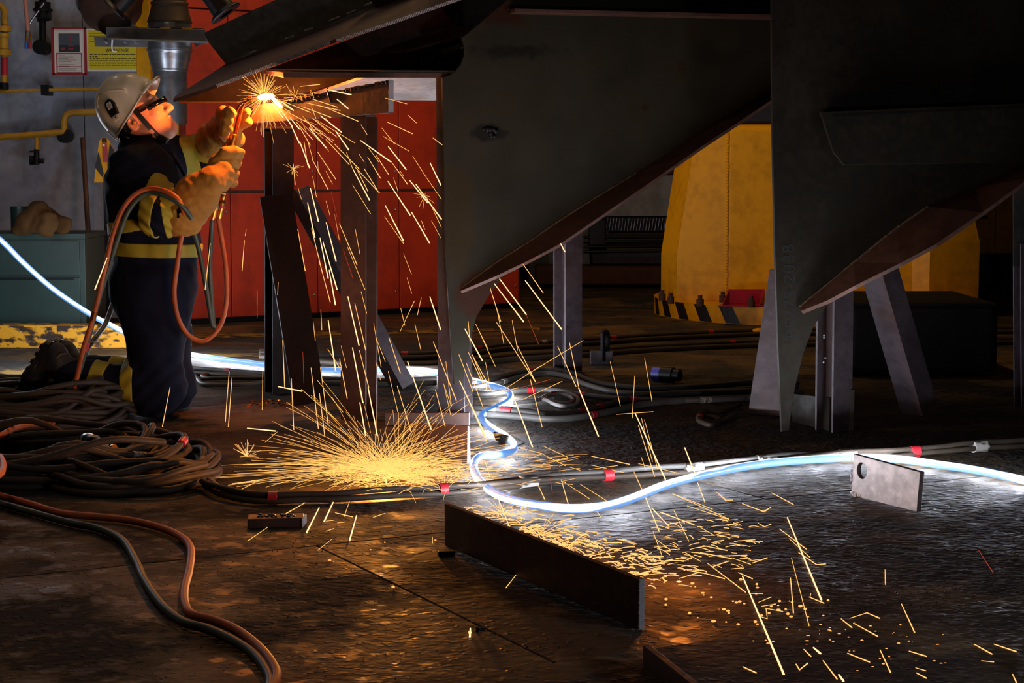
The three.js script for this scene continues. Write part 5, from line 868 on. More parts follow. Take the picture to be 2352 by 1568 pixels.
  // helmet
  { const B = J(312, 254, 0), d = V(-0.575, -0.818, 0), n = V(-0.818, 0.575, 0), k = MD / FOCAL * 1.0, hel = new THREE.Group(); hel.name = 'helmet'; worker.add(hel);
    const hm = mat({ color: 0xf0e6cc, roughness: 0.34, clearcoat: 0.3, map: paintMap });
    const A = 0.137, Hh = 0.167, Wd = 0.118;
    const NU = 56, NV = 22, pos = [], idx = [], outer = (i, j, off) => { const th = i / NU * 6.2832, ph = j / NV * Math.PI / 2, c = Math.cos(th), sn = Math.sin(th); let rc = Math.pow(Math.cos(ph), 0.92), rs = Math.sin(ph);
      const front = Math.max(0, -c), back = Math.max(0, c); let a = (A + off) * rc * c, z = (Wd + off) * rc * sn, y = (Hh + off) * rs;
      const ridge = 0.004 * Math.exp(-Math.pow(z / 0.022, 2)) * rs; y += ridge + 0.003 * Math.exp(-Math.pow((Math.abs(z) - 0.05) / 0.008, 2)) * rs;
      if (j === 0) { a -= 0.022 * Math.pow(front, 3); y -= 0.012 * Math.abs(sn) * (1 - front) + 0.0; z *= 1.03; }
      return B.clone().addScaledVector(d, a).addScaledVector(n, y).add(V(0, 0, z)); };
    const build = (off) => { const p = []; for (let j = 0; j <= NV; j++) for (let i = 0; i <= NU; i++) p.push(outer(i, j, off)); return p; };
    const po = build(0), pi = build(-0.004), all = [...po, ...pi], st2 = NU + 1, Nn = po.length;
    for (let j = 0; j < NV; j++) for (let i = 0; i < NU; i++) { const a = j * st2 + i, b = a + st2; idx.push(a, b, a + 1, b, b + 1, a + 1); idx.push(Nn + a, Nn + a + 1, Nn + b, Nn + b, Nn + a + 1, Nn + b + 1); }
    for (let i = 0; i < NU; i++) idx.push(i, i + 1, Nn + i, i + 1, Nn + i + 1, Nn + i);
    const g = new THREE.BufferGeometry().setFromPoints(all); g.setIndex(idx); g.computeVertexNormals(); uvm(g); 
    { const uv = new Float32Array(all.length * 2); all.forEach((p, i) => { uv[2 * i] = p.x; uv[2 * i + 1] = p.y; }); g.setAttribute('uv', new THREE.BufferAttribute(uv, 2)); }
    mesh('shell', g, hm, hel);
    const peak = []; for (let i = 0; i <= 16; i++) { const a = Math.PI + (i / 16 - 0.5) * 1.9, q = outer(a / 6.2832 * NU, 0, 0.003); peak.push(q); }
    mesh('peak_rim', tube(peak, 0.0055, 40, 8), hm, hel);
    const rimP = []; for (let i = 0; i <= 24; i++) { const a = (i / 24 - 0.5) * 4.2; rimP.push(outer((a < 0 ? a + 6.2832 : a) / 6.2832 * NU, 0, 0.0015)); } mesh('rim', tube(rimP, 0.004, 60, 7), hm, hel);
    const groove = []; for (let i = 0; i <= 14; i++) { const t = i / 14; groove.push(outer(NU * (0.25 - 0.19 * (t - 0.35)), 5 + 9 * Math.sin(t * 2.4), 0.0008)); } mesh('side_rib', tube(groove, 0.0028, 40, 6), hm, hel);
    // black clip with label, white bracket
    const cl = J(258, 248, 0.108), cd = V(0.53, -0.85, 0), cn = V(-0.35, 0.12, 0.93).normalize(), cu = cn.clone().cross(cd).normalize(); const cd2 = cu.clone().cross(cn);
    const basis = new THREE.Matrix4().makeBasis(cd2, cu, cn).setPosition(cl);
    const cs = new THREE.Shape(); cs.absellipse(-0.012, 0, 0.022, 0.019, Math.PI / 2, Math.PI * 1.5); cs.lineTo(0.032, -0.016); cs.lineTo(0.032, 0.016);
    const cg = new THREE.ExtrudeGeometry(cs, { depth: 0.012, bevelEnabled: true, bevelSize: 0.002, bevelThickness: 0.002, bevelSegments: 2 }); cg.applyMatrix4(basis); mesh('ear_cup_clip', cg, M.black, hel);
    const lb = new THREE.PlaneGeometry(0.028, 0.022); lb.translate(-0.008, 0, 0.0152); lb.applyMatrix4(basis);
    const cv = document.createElement('canvas'); cv.width = 64; cv.height = 48; const cx = cv.getContext('2d'); cx.fillStyle = '#d8d4cc'; cx.fillRect(0, 0, 64, 48); cx.fillStyle = '#222'; for (let i = 0; i < 14; i++) cx.fillRect(8 + i * 3.4, 18, i % 3 ? 1.4 : 2.4, 14); for (let i = 0; i < 7; i++) cx.fillRect(6 + i * 7, 6, 4, 4); cx.fillRect(8, 37, 44, 3); const lt = new THREE.CanvasTexture(cv); lt.colorSpace = THREE.SRGBColorSpace; mesh('clip_label', lb, mat({ map: lt, roughness: 0.5 }), hel);
    const wb = bx(0.034, 0.056, -0.013, 0.013, 0, 0.008, 0.002); wb.applyMatrix4(basis); mesh('strap_bracket', wb, hm, hel);
    const pin = new THREE.CylinderGeometry(0.003, 0.003, 0.004, 10); pin.rotateX(Math.PI / 2); pin.translate(0.045, 0, 0.009); pin.applyMatrix4(basis); mesh('bracket_pin', pin, M.black, hel);
    // printed word near the front
    const f2 = await new FontLoader().loadAsync('fonts/droid/droid_sans_regular.typeface.json'); const tg = new TextGeometry('mor', { font: f2, size: 0.012, depth: 0.0006, curveSegments: 2 }); const q0 = outer(NU * 0.45, 11, 0.0012), q1 = outer(NU * 0.49, 9, 0.0012), tx = q1.clone().sub(q0).normalize(), tn = q0.clone().sub(B).normalize(), ty = tn.clone().cross(tx).normalize(); tg.applyMatrix4(new THREE.Matrix4().makeBasis(tx, ty, tx.clone().cross(ty)).setPosition(q0)); mesh('printed_mark', tg, M.black, hel);
    const lamp = J(256, 303, 0.06); mesh('rear_clip', tube([J(250, 302, 0.07), J(260, 312, 0.06), J(268, 318, 0.05)], 0.006, 12, 8), M.white, hel);
  }
  // harness and chin strap
  const ribbon = (pts, wd) => { const c = tubeCurve(pts), list = []; const N = 26, pos = []; const P = []; for (let i = 0; i <= N; i++) { const p = c.getPoint(i / N), t = c.getTangent(i / N), o = p.clone().sub(h(0.03, -0.07)).normalize(), side = t.clone().cross(o).normalize(); P.push([p.clone().addScaledVector(side, wd / 2), p.clone().addScaledVector(side, -wd / 2), p.clone().addScaledVector(side, -wd / 2).addScaledVector(o, 0.002), p.clone().addScaledVector(side, wd / 2).addScaledVector(o, 0.002)]); } for (let i = 0; i < N; i++) for (let k = 0; k < 4; k++) { const a = P[i][k], b = P[i][(k + 1) % 4], cc = P[i + 1][(k + 1) % 4], dd = P[i + 1][k]; pos.push(a, b, cc, a, cc, dd); } const g = new THREE.BufferGeometry().setFromPoints(pos); g.computeVertexNormals(); return uvm(g); };
  const strap = mesh('chin_strap', ribbon([J(310, 254, 0.09), J(322, 268, 0.086), J(336, 284, 0.078), J(350, 299, 0.066), J(364, 312, 0.05), J(380, 321, 0.03), J(388, 321, 0)], 0.02), M.black, worker);
  mesh('strap_rear', ribbon([J(292, 270, 0.088), J(284, 292, 0.084), J(292, 308, 0.082), J(320, 314, 0.078), J(350, 312, 0.066)], 0.02), M.black, strap);
  mesh('buckle', bx(-0.02, 0.02, -0.012, 0.012, -0.012, 0.012, 0.005).applyMatrix4(new THREE.Matrix4().makeRotationZ(-0.5).setPosition(J(374, 319, 0.045))), M.black, strap);
  mesh('nape_band', ribbon([J(284, 268, 0.09), J(276, 290, 0.07), J(272, 312, 0.04), J(272, 316, 0)], 0.03), M.black, strap);
  mesh('ratchet', cyl(J(285, 292, 0.085), J(285, 292, 0.1), 0.01, 0.01, 16), M.blackMetal, strap);
  // gloves ----------------------------------------------------
  const tA = TORCH_A, tB = TORCH_B, td = tB.clone().sub(tA).normalize();
  const glove = (name, parts, k, pts, label, cuff) => { const U = union(parts, k), [a, b] = boundsOf(pts, 0.1), f = (x, y, z) => U(x, y, z) + 0.008 * (n3(x * 28 + y * 15, y * 26, z * 24) - 0.5) + 0.004 * (n3(x * 70 - y * 30, y * 64 + x * 20, z * 60) - 0.5) + 0.0025 * Math.sin((x + y * 0.6) * 160) * Math.max(0, 1 - Math.hypot(x - cuff.x, y - cuff.y) / 0.14); return mesh(name, isoMesh(f, a, b, 0.0048), leather, worker); };
  { // right hand, nearer to us: cuff swallows the forearm, fingers close round the handle, thumb lies along the top
    const c0 = J(418, 486, 0.28), c1 = J(452, 450, 0.28), c2 = K(484, 416, 0.15), pm = K(508, 390, 0.12), T = (y) => tA.clone().lerp(tB, (437 - y) / 190);
    const parts = [bone(c0, c1, 0.1, 0.084), bone(c1, c2, 0.084, 0.056), bone(c2, pm, 0.055, 0.046), bone(K(500, 375, 0.11), K(518, 410, 0.11), 0.036, 0.034)];
    [[352, 0.0155], [374, 0.0165], [396, 0.0165], [416, 0.0155]].forEach(([y, r], i) => { const t = T(y + 6); parts.push(bone(K(506 + i * 2, y + 14, 0.115), V(t.x + 0.022, t.y + 0.012, t.z + 0.05), r + 0.004, r + 0.001), bone(V(t.x + 0.022, t.y + 0.012, t.z + 0.05), V(t.x + 0.04, t.y + 0.006, t.z - 0.002), r + 0.001, r), bone(V(t.x + 0.04, t.y + 0.006, t.z - 0.002), V(t.x + 0.014, t.y, t.z - 0.036), r, r - 0.002)); });
    const th = [bone(K(498, 374, 0.12), K(516, 352, 0.115), 0.026, 0.02), bone(K(516, 352, 0.115), K(538, 346, 0.1), 0.02, 0.017), bone(K(538, 346, 0.1), K(556, 349, 0.08), 0.017, 0.0145)];
    glove('glove', [...parts, ...th], 0.016, [c0, c1, pm, K(560, 340, 0.1), K(540, 430, 0)], '', c1); }
  { // left hand, farther: palm behind the handle, fingers come round towards us
    const c0 = J(492, 322, -0.15), c1 = J(508, 300, -0.06), pm = K(522, 276, -0.06), T = (y) => tA.clone().lerp(tB, (437 - y) / 190);
    const parts = [bone(c0, c1, 0.078, 0.06), bone(c1, pm, 0.058, 0.046), bone(K(515, 262, -0.05), K(535, 300, -0.05), 0.036, 0.036), bone(K(520, 318, -0.12), K(542, 318, -0.08), 0.042, 0.036)];
    [[258, 0.0165], [276, 0.0165], [293, 0.016], [309, 0.015]].forEach(([y, r], i) => { const t = T(y); const k1 = V(t.x - 0.045, t.y + 0.006, t.z - 0.02), k2 = V(t.x - 0.034, t.y, t.z + 0.034), k3 = V(t.x - 0.019 - (i % 2) * 0.004, t.y - 0.006, t.z + 0.04); parts.push(bone(K(520, y + 6, -0.06), k1, r + 0.004, r + 0.001), bone(k1, k2, r + 0.001, r), bone(k2, k3, r, r - 0.001)); });
    const th = [bone(K(530, 280, -0.05), K(556, 264, -0.02), 0.024, 0.02), bone(K(556, 264, -0.02), K(568, 256, 0.015), 0.019, 0.0165), bone(K(540, 292, -0.05), K(570, 281, 0), 0.024, 0.018)];
    glove('glove', [...parts, ...th], 0.014, [c0, c1, pm, K(575, 245, 0.05), K(500, 330, -0.2)], '', c1); }
}
// spare gloves lying on the teal cabinet
{
  const d = 10.1, q = (x, y, z = 0) => at(x, y, d - z), leather2 = mat({ specularIntensity: 0.4, color: 0x463014, roughness: 0.9, bumpMap: fineBump, bumpScale: 0.002, map: paintMap });
  const mk = (label, parts, pts) => { const U = union(parts, 0.025), [a, b] = boundsOf(pts, 0.1); const t = thing('work_glove', label, 'glove', 'spare gloves on the cabinet'); mesh('leather', isoMesh((x, y, z) => U(x, y, z) + 0.008 * (n3(x * 24, y * 24, z * 24) - 0.5), a, b, 0.007), leather2, t); };
  const f1 = [bone(q(38, 528, 0.02), q(62, 512, 0.02), 0.03, 0.06), bone(q(62, 512, 0.02), q(88, 490, 0), 0.06, 0.07)];
  [[92, 500, 124, 496], [90, 510, 128, 510], [86, 518, 124, 523], [80, 524, 116, 538]].forEach(([x, y, X, Y]) => f1.push(bone(q(x, y, 0.06), q((x + X) / 2, (y + Y) / 2 - 2, 0.08), 0.026, 0.023), bone(q((x + X) / 2, (y + Y) / 2 - 2, 0.08), q(X, Y, 0.06), 0.023, 0.018)));
  mk('worn brown leather glove with open fingers on the teal cabinet', f1, [q(30, 480), q(135, 545, 0.1)]);
  const f2 = [bone(q(85, 482, -0.12), q(118, 500, -0.12), 0.05, 0.045)];
  [[122, 500, 156, 508], [122, 508, 156, 517], [124, 516, 152, 527], [120, 522, 142, 531]].forEach(([x, y, X, Y]) => f2.push(bone(q(x, y, -0.1), q(X, Y, -0.08), 0.024, 0.019)));
  mk('second brown leather glove lying partly under the first', f2, [q(80, 470, -0.1), q(160, 540, -0.1)]);
}
// ---------------------------------------------------------------- cutting torch, its hoses, flame
const FLAME = at(606, 222, 7.16);
{
  const t = thing('cutting_torch', 'brass gas cutting torch with angled head held in both gloves', 'torch');
  const A = TORCH_A, B = TORCH_B, d = B.clone().sub(A).normalize(), sd = d.clone().cross(V(0, 0, 1)).normalize(), P = (k) => A.clone().lerp(B, k);
  for (const o of [-1, 1]) mesh('gas_tube', tube([P(0.5).addScaledVector(sd, 0.008 * o), P(0.75).addScaledVector(sd, 0.0085 * o), P(0.98).addScaledVector(sd, 0.007 * o), K(562, 234, 0.05).addScaledVector(sd, 0.003 * o)], 0.0062, 30, 10), M.copper, t);
  mesh('oxygen_tube', tube([P(0.5).add(V(0, 0, -0.014)), P(1).add(V(0, 0, -0.012)), K(566, 232, 0.04)], 0.005, 24, 8), M.copper, t);
  mesh('handle', lathe([[0, 0], [0.012, 0], [0.014, 0.01], [0.0145, 0.15], [0.013, 0.16], [0, 0.16]], A, P(0.5), 18), M.brass, t);
  mesh('collar', lathe([[0.013, 0], [0.0175, 0.004], [0.0175, 0.03], [0.0155, 0.034], [0.0175, 0.038], [0.0165, 0.056], [0.012, 0.06]], P(0.5), P(0.7), 20), M.brass, t);
  const h0 = K(560, 237, 0.05), h1 = K(572, 229, 0.05), h2 = K(579, 228, 0.05), h3 = K(597, 223.5, 0.05);
  mesh('head', join([cyl(h0, h1, 0.011, 0.012), new THREE.SphereGeometry(0.0125, 14, 10).translate(h1.x, h1.y, h1.z)]), M.copper, t);
  mesh('hex_nut', cyl(h1, h2, 0.0165, 0.0155, 6), M.brass, t);
  mesh('nozzle', lathe([[0.009, 0], [0.0085, 0.008], [0.004, 0.03], [0.003, 0.031], [0, 0.03]], h2, h3, 16), M.copper, t);
  mesh('cutting_lever', tube([P(0.15).addScaledVector(sd, -0.024), P(0.4).addScaledVector(sd, -0.026), P(0.62).addScaledVector(sd, -0.018)], 0.0045, 16, 8), M.brass, t);
  mesh('manifold', join([cyl(A, K(508, 428, 0.06), 0.015), cyl(K(503, 440, 0.07), K(516, 444, 0.05), 0.011)]), M.brass, t);
  for (const [x0, y0, x1, y1, z] of [[503, 441, 487, 508, 0.07], [515, 445, 502, 505, 0.05]]) {
    const a = K(x0, y0, z), b = K(x1, y1, z), L = a.distanceTo(b);
    const v = mesh('flashback_arrestor', lathe([[0.006, 0], [0.009, L * 0.06], [0.009, L * 0.2], [0.0065, L * 0.24], [0.011, L * 0.3], [0.0125, L * 0.36], [0.0125, L * 0.62], [0.01, L * 0.68], [0.0105, L * 0.85], [0.007, L * 0.9], [0.007, L]], a, b, 14), M.brass, t);
    mesh('label_ring', cyl(a.clone().lerp(b, 0.44), a.clone().lerp(b, 0.55), 0.0132), x0 > 510 ? M.tapeRed : M.galv, v);
  }
  cable('gas_hose', 'orange hose looping from the torch over the arm of the worker', 'hose', [K(502, 505, 0.05), J(511, 560, 0.18), J(519, 620, 0.18), J(520, 690, 0.18), J(506, 748, 0.19), J(472, 782, 0.21), J(438, 774, 0.22), J(411, 735, 0.29), J(400, 675, 0.3), J(408, 600, 0.3), J(418, 535, 0.31), J(424, 500, 0.36), J(412, 462, 0.4), J(385, 441, 0.4), J(345, 433, 0.37), J(310, 447, 0.37), J(282, 480, 0.37), J(259, 540, 0.36), J(241, 615, 0.36), J(226, 680, 0.36), J(210, 742, 0.35), J(191, 802, 0.34), J(174, 878, 0.32), J(160, 925, 0.3), J(118, 970, 0.3), J(90, 982, 0.34)], 0.0098, M.hoseOrange, [[0.78, M.copper, 0.04]]);
  cable('gas_hose', 'dark green hose hanging from the torch in a tight loop', 'hose', [K(487, 508, 0.07), J(484, 560, 0.2), J(482, 620, 0.2), J(486, 690, 0.2), J(490, 738, 0.2), J(492, 752, 0.21), J(488, 748, 0.222), J(480, 700, 0.225), J(470, 640, 0.23), J(456, 570, 0.24), J(442, 525, 0.29), J(436, 496, 0.37), J(415, 470, 0.405), J(380, 450, 0.4), J(346, 443, 0.37), J(318, 456, 0.37), J(292, 490, 0.37), J(270, 548, 0.36), J(247, 622, 0.34), J(223, 702, 0.33), J(200, 790, 0.33), J(178, 862, 0.32), J(140, 918, 0.32), J(100, 950, 0.3), J(62, 978, 0.32)], 0.0095, M.hoseGreen, [[0.815, M.tapeRed, 0.035]]);
  cable('gas_hose', 'dark cable with a white label hanging behind the back of the worker', 'hose', [J(262, 690, -0.25), J(243, 742, -0.18), J(220, 775, -0.05), J(203, 797, 0), J(192, 825, 0.03), J(176, 870, 0.03)], 0.011, M.rubberGrey, [[0.6, M.tapeWhite, 0.045]]);
  // flame: white-hot core where the jet meets the plate, with its light inside
  const f = thing('torch_flame', 'white-hot cutting flame between torch nozzle and steel strip', 'flame');
  const core = new THREE.SphereGeometry(1, 20, 14); core.scale(0.034, 0.0125, 0.016); core.rotateZ(0.12); core.translate(FLAME.x + 0.008, FLAME.y, FLAME.z);
  mesh('flame_core', core, mat({ color: 0xffffff, emissive: new THREE.Color(1, 0.72, 0.36), emissiveIntensity: 14 }), f);
  const jet = new THREE.SphereGeometry(1, 16, 12); jet.scale(0.03, 0.008, 0.01); jet.rotateZ(-0.75); jet.translate(FLAME.x + 0.052, FLAME.y - 0.022, FLAME.z + 0.012);
  mesh('flame_jet', jet, mat({ color: 0xffffff, emissive: new THREE.Color(1, 0.55, 0.18), emissiveIntensity: 9 }), f);
  const cone = cyl(K(596, 223.5, 0.05), FLAME.clone().add(V(-0.02, 0, 0)), 0.0022, 0.004, 8); mesh('flame_cone', cone, mat({ color: 0xffffff, emissive: new THREE.Color(1, 0.6, 0.25), emissiveIntensity: 5 }), f);
  const l = new THREE.PointLight(0xff8a34, TORCH_LIGHT, 0, 2); l.position.copy(FLAME).add(V(0.008, 0, 0)); l.castShadow = true; l.shadow.radius = 0.5; l.name = 'flame_light'; f.add(l);
}
// ---------------------------------------------------------------- glowing sparks
const sparkMat = [[0.5, 0.05, 0.02, 1], [1, 0.47, 0.1, 1.6], [1, 0.47, 0.14, 1.55], [1, 0.54, 0.26, 1.9]].map(([r, g, b, k]) => mat({ color: 0x000000, roughness: 1, emissive: new THREE.Color(r, g, b), emissiveIntensity: k }));
const sparkR = [0.0007, 0.0009, 0.0014, 0.0023];
function sparkDepth(px, py) {
  const t = Math.max(0, (py - 220) / 840);
  let d = 7.06 - 0.3 * Math.max(0, Math.min(1, (px - 600) / 200)) - 0.85 * Math.pow(t, 1.5) - 0.35 * Math.max(0, (px - 1050) / 900);
  if (px < 600) d = 6.95 - 0.55 * t;
  if (py > 520) { const f = -flr(px, py, 0.004).z; d = Math.min(d, f - 0.004); }
  return d;
}
// a streak from p to q, thin where it starts
function streak(p, q, r0, r1, sides = 5) { const L = p.distanceTo(q), g = new THREE.CylinderGeometry(r1, r0, L, sides, 1); g.rotateX(Math.PI / 2); g.translate(0, 0, L / 2); return g.applyMatrix4(frameOf(p, q)); }
const CROPS = { A: [560, 160, 3.9208], B: [540, 400, 5.2278], C: [560, 500, 3.1357], D: [980, 380, 3.0155], E: [980, 720, 2.94], F: [1500, 940, 2.4965], G: [500, 920, 2.352], T: [180, 440, 2.904], S: [0, 780, 3.409] };
const STREAKS = {
  A: [750,178,968,225,3, 838,266,940,350,3, 617,264,841,337,2, 565,299,870,367,2, 730,337,1030,464,2, 340,290,448,366,3, 390,300,600,385,2, 520,330,785,430,2, 390,378,630,507,2, 260,308,355,435,3, 310,330,435,510,3, 430,510,500,660,3, 505,650,592,884,3, 543,650,575,860,2, 415,430,500,535,3, 470,470,620,628,2, 500,510,597,680,2, 590,525,742,705,3, 530,418,640,552,1, 610,430,770,568,1, 640,450,840,608,1, 610,335,650,440,1, 620,505,800,655,2, 690,415,878,562,3, 650,450,1000,660,1, 825,550,945,722,3, 740,628,950,855,2, 815,668,1040,895,2, 664,740,827,985,2, 615,805,760,1080,2, 580,660,620,800,1, 925,745,980,890,1, 985,900,1132,1175,3, 1005,880,1222,1110,2, 1025,910,1118,1095,2, 1083,890,1200,1080,2, 1055,495,1110,583,1, 1048,635,1328,832,3, 1122,703,1215,830,1, 1115,787,1232,978,2, 1190,768,1302,942,2, 1300,690,1463,900,3, 1340,845,1475,1032,2, 1288,470,1520,577,2, 1243,525,1358,670,1, 1255,600,1487,733,1, 1272,255,1470,308,1, 1480,410,1555,480,1, 1703,614,1787,677,2, 1520,777,1640,965,1, 1640,965,1780,1165,1, 1677,838,1775,1040,3, 1297,1005,1498,1310,3, 1495,998,1655,1197,3, 1550,1033,1780,1347,3, 1510,1283,1672,1560,3, 1275,1225,1438,1542,3, 1268,1323,1440,1568,1, 980,1038,1142,1298,1, 445,848,463,1035,2, 620,958,655,1148,1, 600,1068,672,1365,3, 575,1197,640,1510,3, 787,1095,840,1328,0, 818,1300,858,1530,0, 740,1180,775,1310,0, 665,827,672,930,0, 740,915,800,1030,0, 1348,970,1390,1100,0, 1408,912,1440,960,0, 1600,1360,1630,1440,1, 1690,1360,1775,1515,0, 1700,1250,1780,1420,1, 1035,755,1085,832,0, 490,1065,520,1168,0, 510,150,685,132,2, 380,130,430,215,1],
  B: [752,660,842,1158,2, 918,650,1045,1170,2, 1020,765,1118,1250,3, 1055,810,1225,1383,3, 1095,580,1213,1045,3, 1130,1150,1205,1568,3, 1252,592,1465,1090,2, 1350,875,1560,1385,1, 1443,660,1500,960,1, 995,960,1020,1090,1, 1045,1170,1143,1535,2, 112,793,83,1160,2, 133,663,120,740,0, 265,1390,265,1568,0, 518,1297,510,1450,1, 1195,480,1250,785,0, 1298,905,1415,1250,0],
  C: [750,567,830,918,3, 800,615,878,952,2, 783,935,858,1330,3, 833,955,900,1220,2, 895,1220,962,1568,3, 836,1330,878,1568,3, 608,737,662,1102,3, 845,530,885,688,1, 690,1015,745,1300,2, 1045,862,1128,1118,2, 1180,1035,1350,1525,3, 1340,568,1418,805,3, 1365,893,1530,1315,2, 1130,650,1160,775,1, 1232,763,1275,950,1, 1105,1210,1208,1550,2, 1040,1105,1110,1400,1, 1380,1237,1450,1500,2, 1440,1195,1490,1420,1, 1550,985,1650,1250,2, 1592,800,1718,1028,3, 1615,745,1630,900,1, 1670,765,1756,940,1, 1618,970,1720,1190,2, 1645,985,1756,1250,2, 1555,1175,1740,1568,3, 1605,1050,1720,1355,2, 280,880,295,1228,2, 247,1215,418,1248,3, 342,1158,360,1527,2, 484,1080,537,1518,2, 552,1078,608,1488,2, 545,1265,583,1568,2, 136,1100,133,1385,1, 425,963,433,1190,0, 500,750,515,885,1, 555,660,562,808,1, 415,1235,670,1458,1, 530,1170,715,1400,1, 605,945,700,1095,1, 1125,820,1228,600,1, 1278,575,1250,700,1, 935,760,990,1075,1, 950,860,1020,1035,1, 700,920,740,1080,0, 97,520,97,720,0, 25,1515,228,1535,3, 1455,1035,1495,1355,1, 950,1035,985,1170,0, 1175,430,1210,545,0, 1150,258,1208,405,0, 1500,1425,1618,1340,1],
  D: [505,785,690,1032,3, 468,818,672,1083,3, 440,848,512,1078,2, 485,1088,755,1500,2, 485,990,535,1235,1, 683,797,935,1135,3, 668,683,807,882,2, 340,1098,475,1390,1, 592,1072,630,1280,1, 620,1232,755,1500,2, 288,1080,300,1220,1, 315,1310,455,1568,2, 907,1250,1035,1530,2, 990,1228,1052,1530,2, 690,1035,775,1235,0, 1085,1210,690,1450,1, 510,1568,785,1390,1, 928,540,957,598,3, 407,1362,432,1490,1],
  E: [1240,325,1308,622,1, 1405,420,1388,705,1, 1472,300,1522,592,1, 1283,680,1530,662,1, 1408,672,1612,1118,3, 1430,755,1540,1100,2, 1450,705,1525,1000,1, 1470,715,1560,1050,1, 1743,905,1810,1075,3, 1830,1140,1878,1272,2, 580,545,715,900,3, 700,445,780,765,2, 1025,500,1160,828,3, 225,455,405,862,2, 115,475,165,620,1, 45,192,200,585,2, 1112,962,1370,1017,2, 790,895,955,970,1, 785,950,937,1027,1, 610,900,780,945,1, 1095,1052,1290,1025,1, 1110,1022,1330,1072,1, 1430,1012,1692,1075,1, 1400,1068,1480,1245,2, 1480,1245,1570,1470,2, 735,1118,798,1255,2, 895,1070,960,1300,2, 900,1120,1100,1250,1, 1035,1150,1225,1270,1, 385,970,430,1110,1, 455,1180,560,1440,2, 640,583,915,457,1, 465,545,835,445,0, 450,540,620,500,1, 1450,970,1480,1055,1, 813,975,850,1215,0, 963,1035,1078,1070,1, 1660,1215,1930,1320,1, 1855,1352,2010,1350,1, 1760,1298,2040,1388,1, 1958,1205,2025,1258,1, 2025,1258,2068,1258,1, 2130,1280,2280,1340,1, 2280,1340,2325,1305,1, 1520,1310,1630,1430,2, 1580,1340,1805,1425,2, 2235,1412,2280,1440,1, 2280,1440,2325,1420,1, 1118,1290,1178,1375,1],
  F: [770,620,965,1090,3, 725,685,878,800,2, 780,740,900,848,1, 835,820,938,890,2, 938,890,990,885,2, 793,850,895,1240,1, 788,965,805,1165,2, 513,955,750,1518,3, 312,882,530,1047,2, 1330,918,1332,1003,1, 1865,805,1952,938,0, 1425,1115,1500,1278,2, 1078,1200,1140,1250,2, 1128,1197,1228,1165,1, 1225,1165,1300,1197,2, 1150,1225,1287,1300,2, 1302,1378,1362,1507,2, 1115,1397,1242,1448,2, 975,1440,1055,1545,2, 920,1365,960,1400,3, 1065,1520,1092,1557,3, 1468,1385,1567,1415,2, 1840,1345,1943,1402,2, 1955,1345,2083,1388,2, 1882,1440,1955,1447,1, 2062,1518,2085,1568,2, 820,1460,840,1492,2, 840,1492,887,1455,2, 515,1475,592,1510,2, 865,1375,905,1415,2, 1505,1480,1565,1498,1, 1510,1510,1567,1540,2, 365,475,418,523,1, 418,523,458,520,1, 680,478,805,545,2, 512,540,632,585,2, 632,585,675,562,2, 600,650,640,672,1, 640,672,677,658,1, 115,485,435,628,1, 265,672,350,722,1, 350,722,395,707,1, 0,575,90,668,2, 40,590,235,660,2, 120,580,205,755,1, 0,700,50,835,1, 10,740,100,805,1, 285,780,425,808,2, 180,818,275,872,1, 270,820,450,855,2, 380,840,540,836,2, 450,850,560,888,1, 570,880,655,850,2, 195,922,300,940,2, 300,940,410,970,2, 490,935,570,970,2, 205,955,280,950,1, 560,1055,630,1055,1, 605,1105,678,1075,1, 622,1128,703,1115,1, 645,1140,745,1158,1, 610,1185,655,1200,1, 655,1200,648,1140,1, 895,1075,980,1110,2, 905,1055,900,1075,1],
  G: [160,210,158,290,1, 160,148,310,162,2, 322,168,255,225,1, 635,605,728,627,2, 548,578,480,712,3, 632,530,575,652,3, 750,620,712,755,3, 485,543,360,615,2, 300,663,162,757,1, 712,545,683,625,1, 620,745,540,808,0, 1657,883,1557,1010,1, 1340,605,1325,685,3, 905,607,840,630,1, 78,448,235,427,2, 95,495,235,425,1, 585,705,628,690,1, 645,660,685,655,1, 585,650,628,645,1, 1160,735,1160,770,1, 1365,1230,1362,1275,3, 135,345,357,345,1, 218,372,285,380,1, 285,380,328,372,1],
  T: [1006,1195,980,1535,2, 1025,1240,1000,1568,2, 612,1303,560,1568,2, 192,440,110,655,3, 880,345,845,655,2],
  S: [1142,993,1093,1092,3, 1318,1042,1312,1135,2],
};
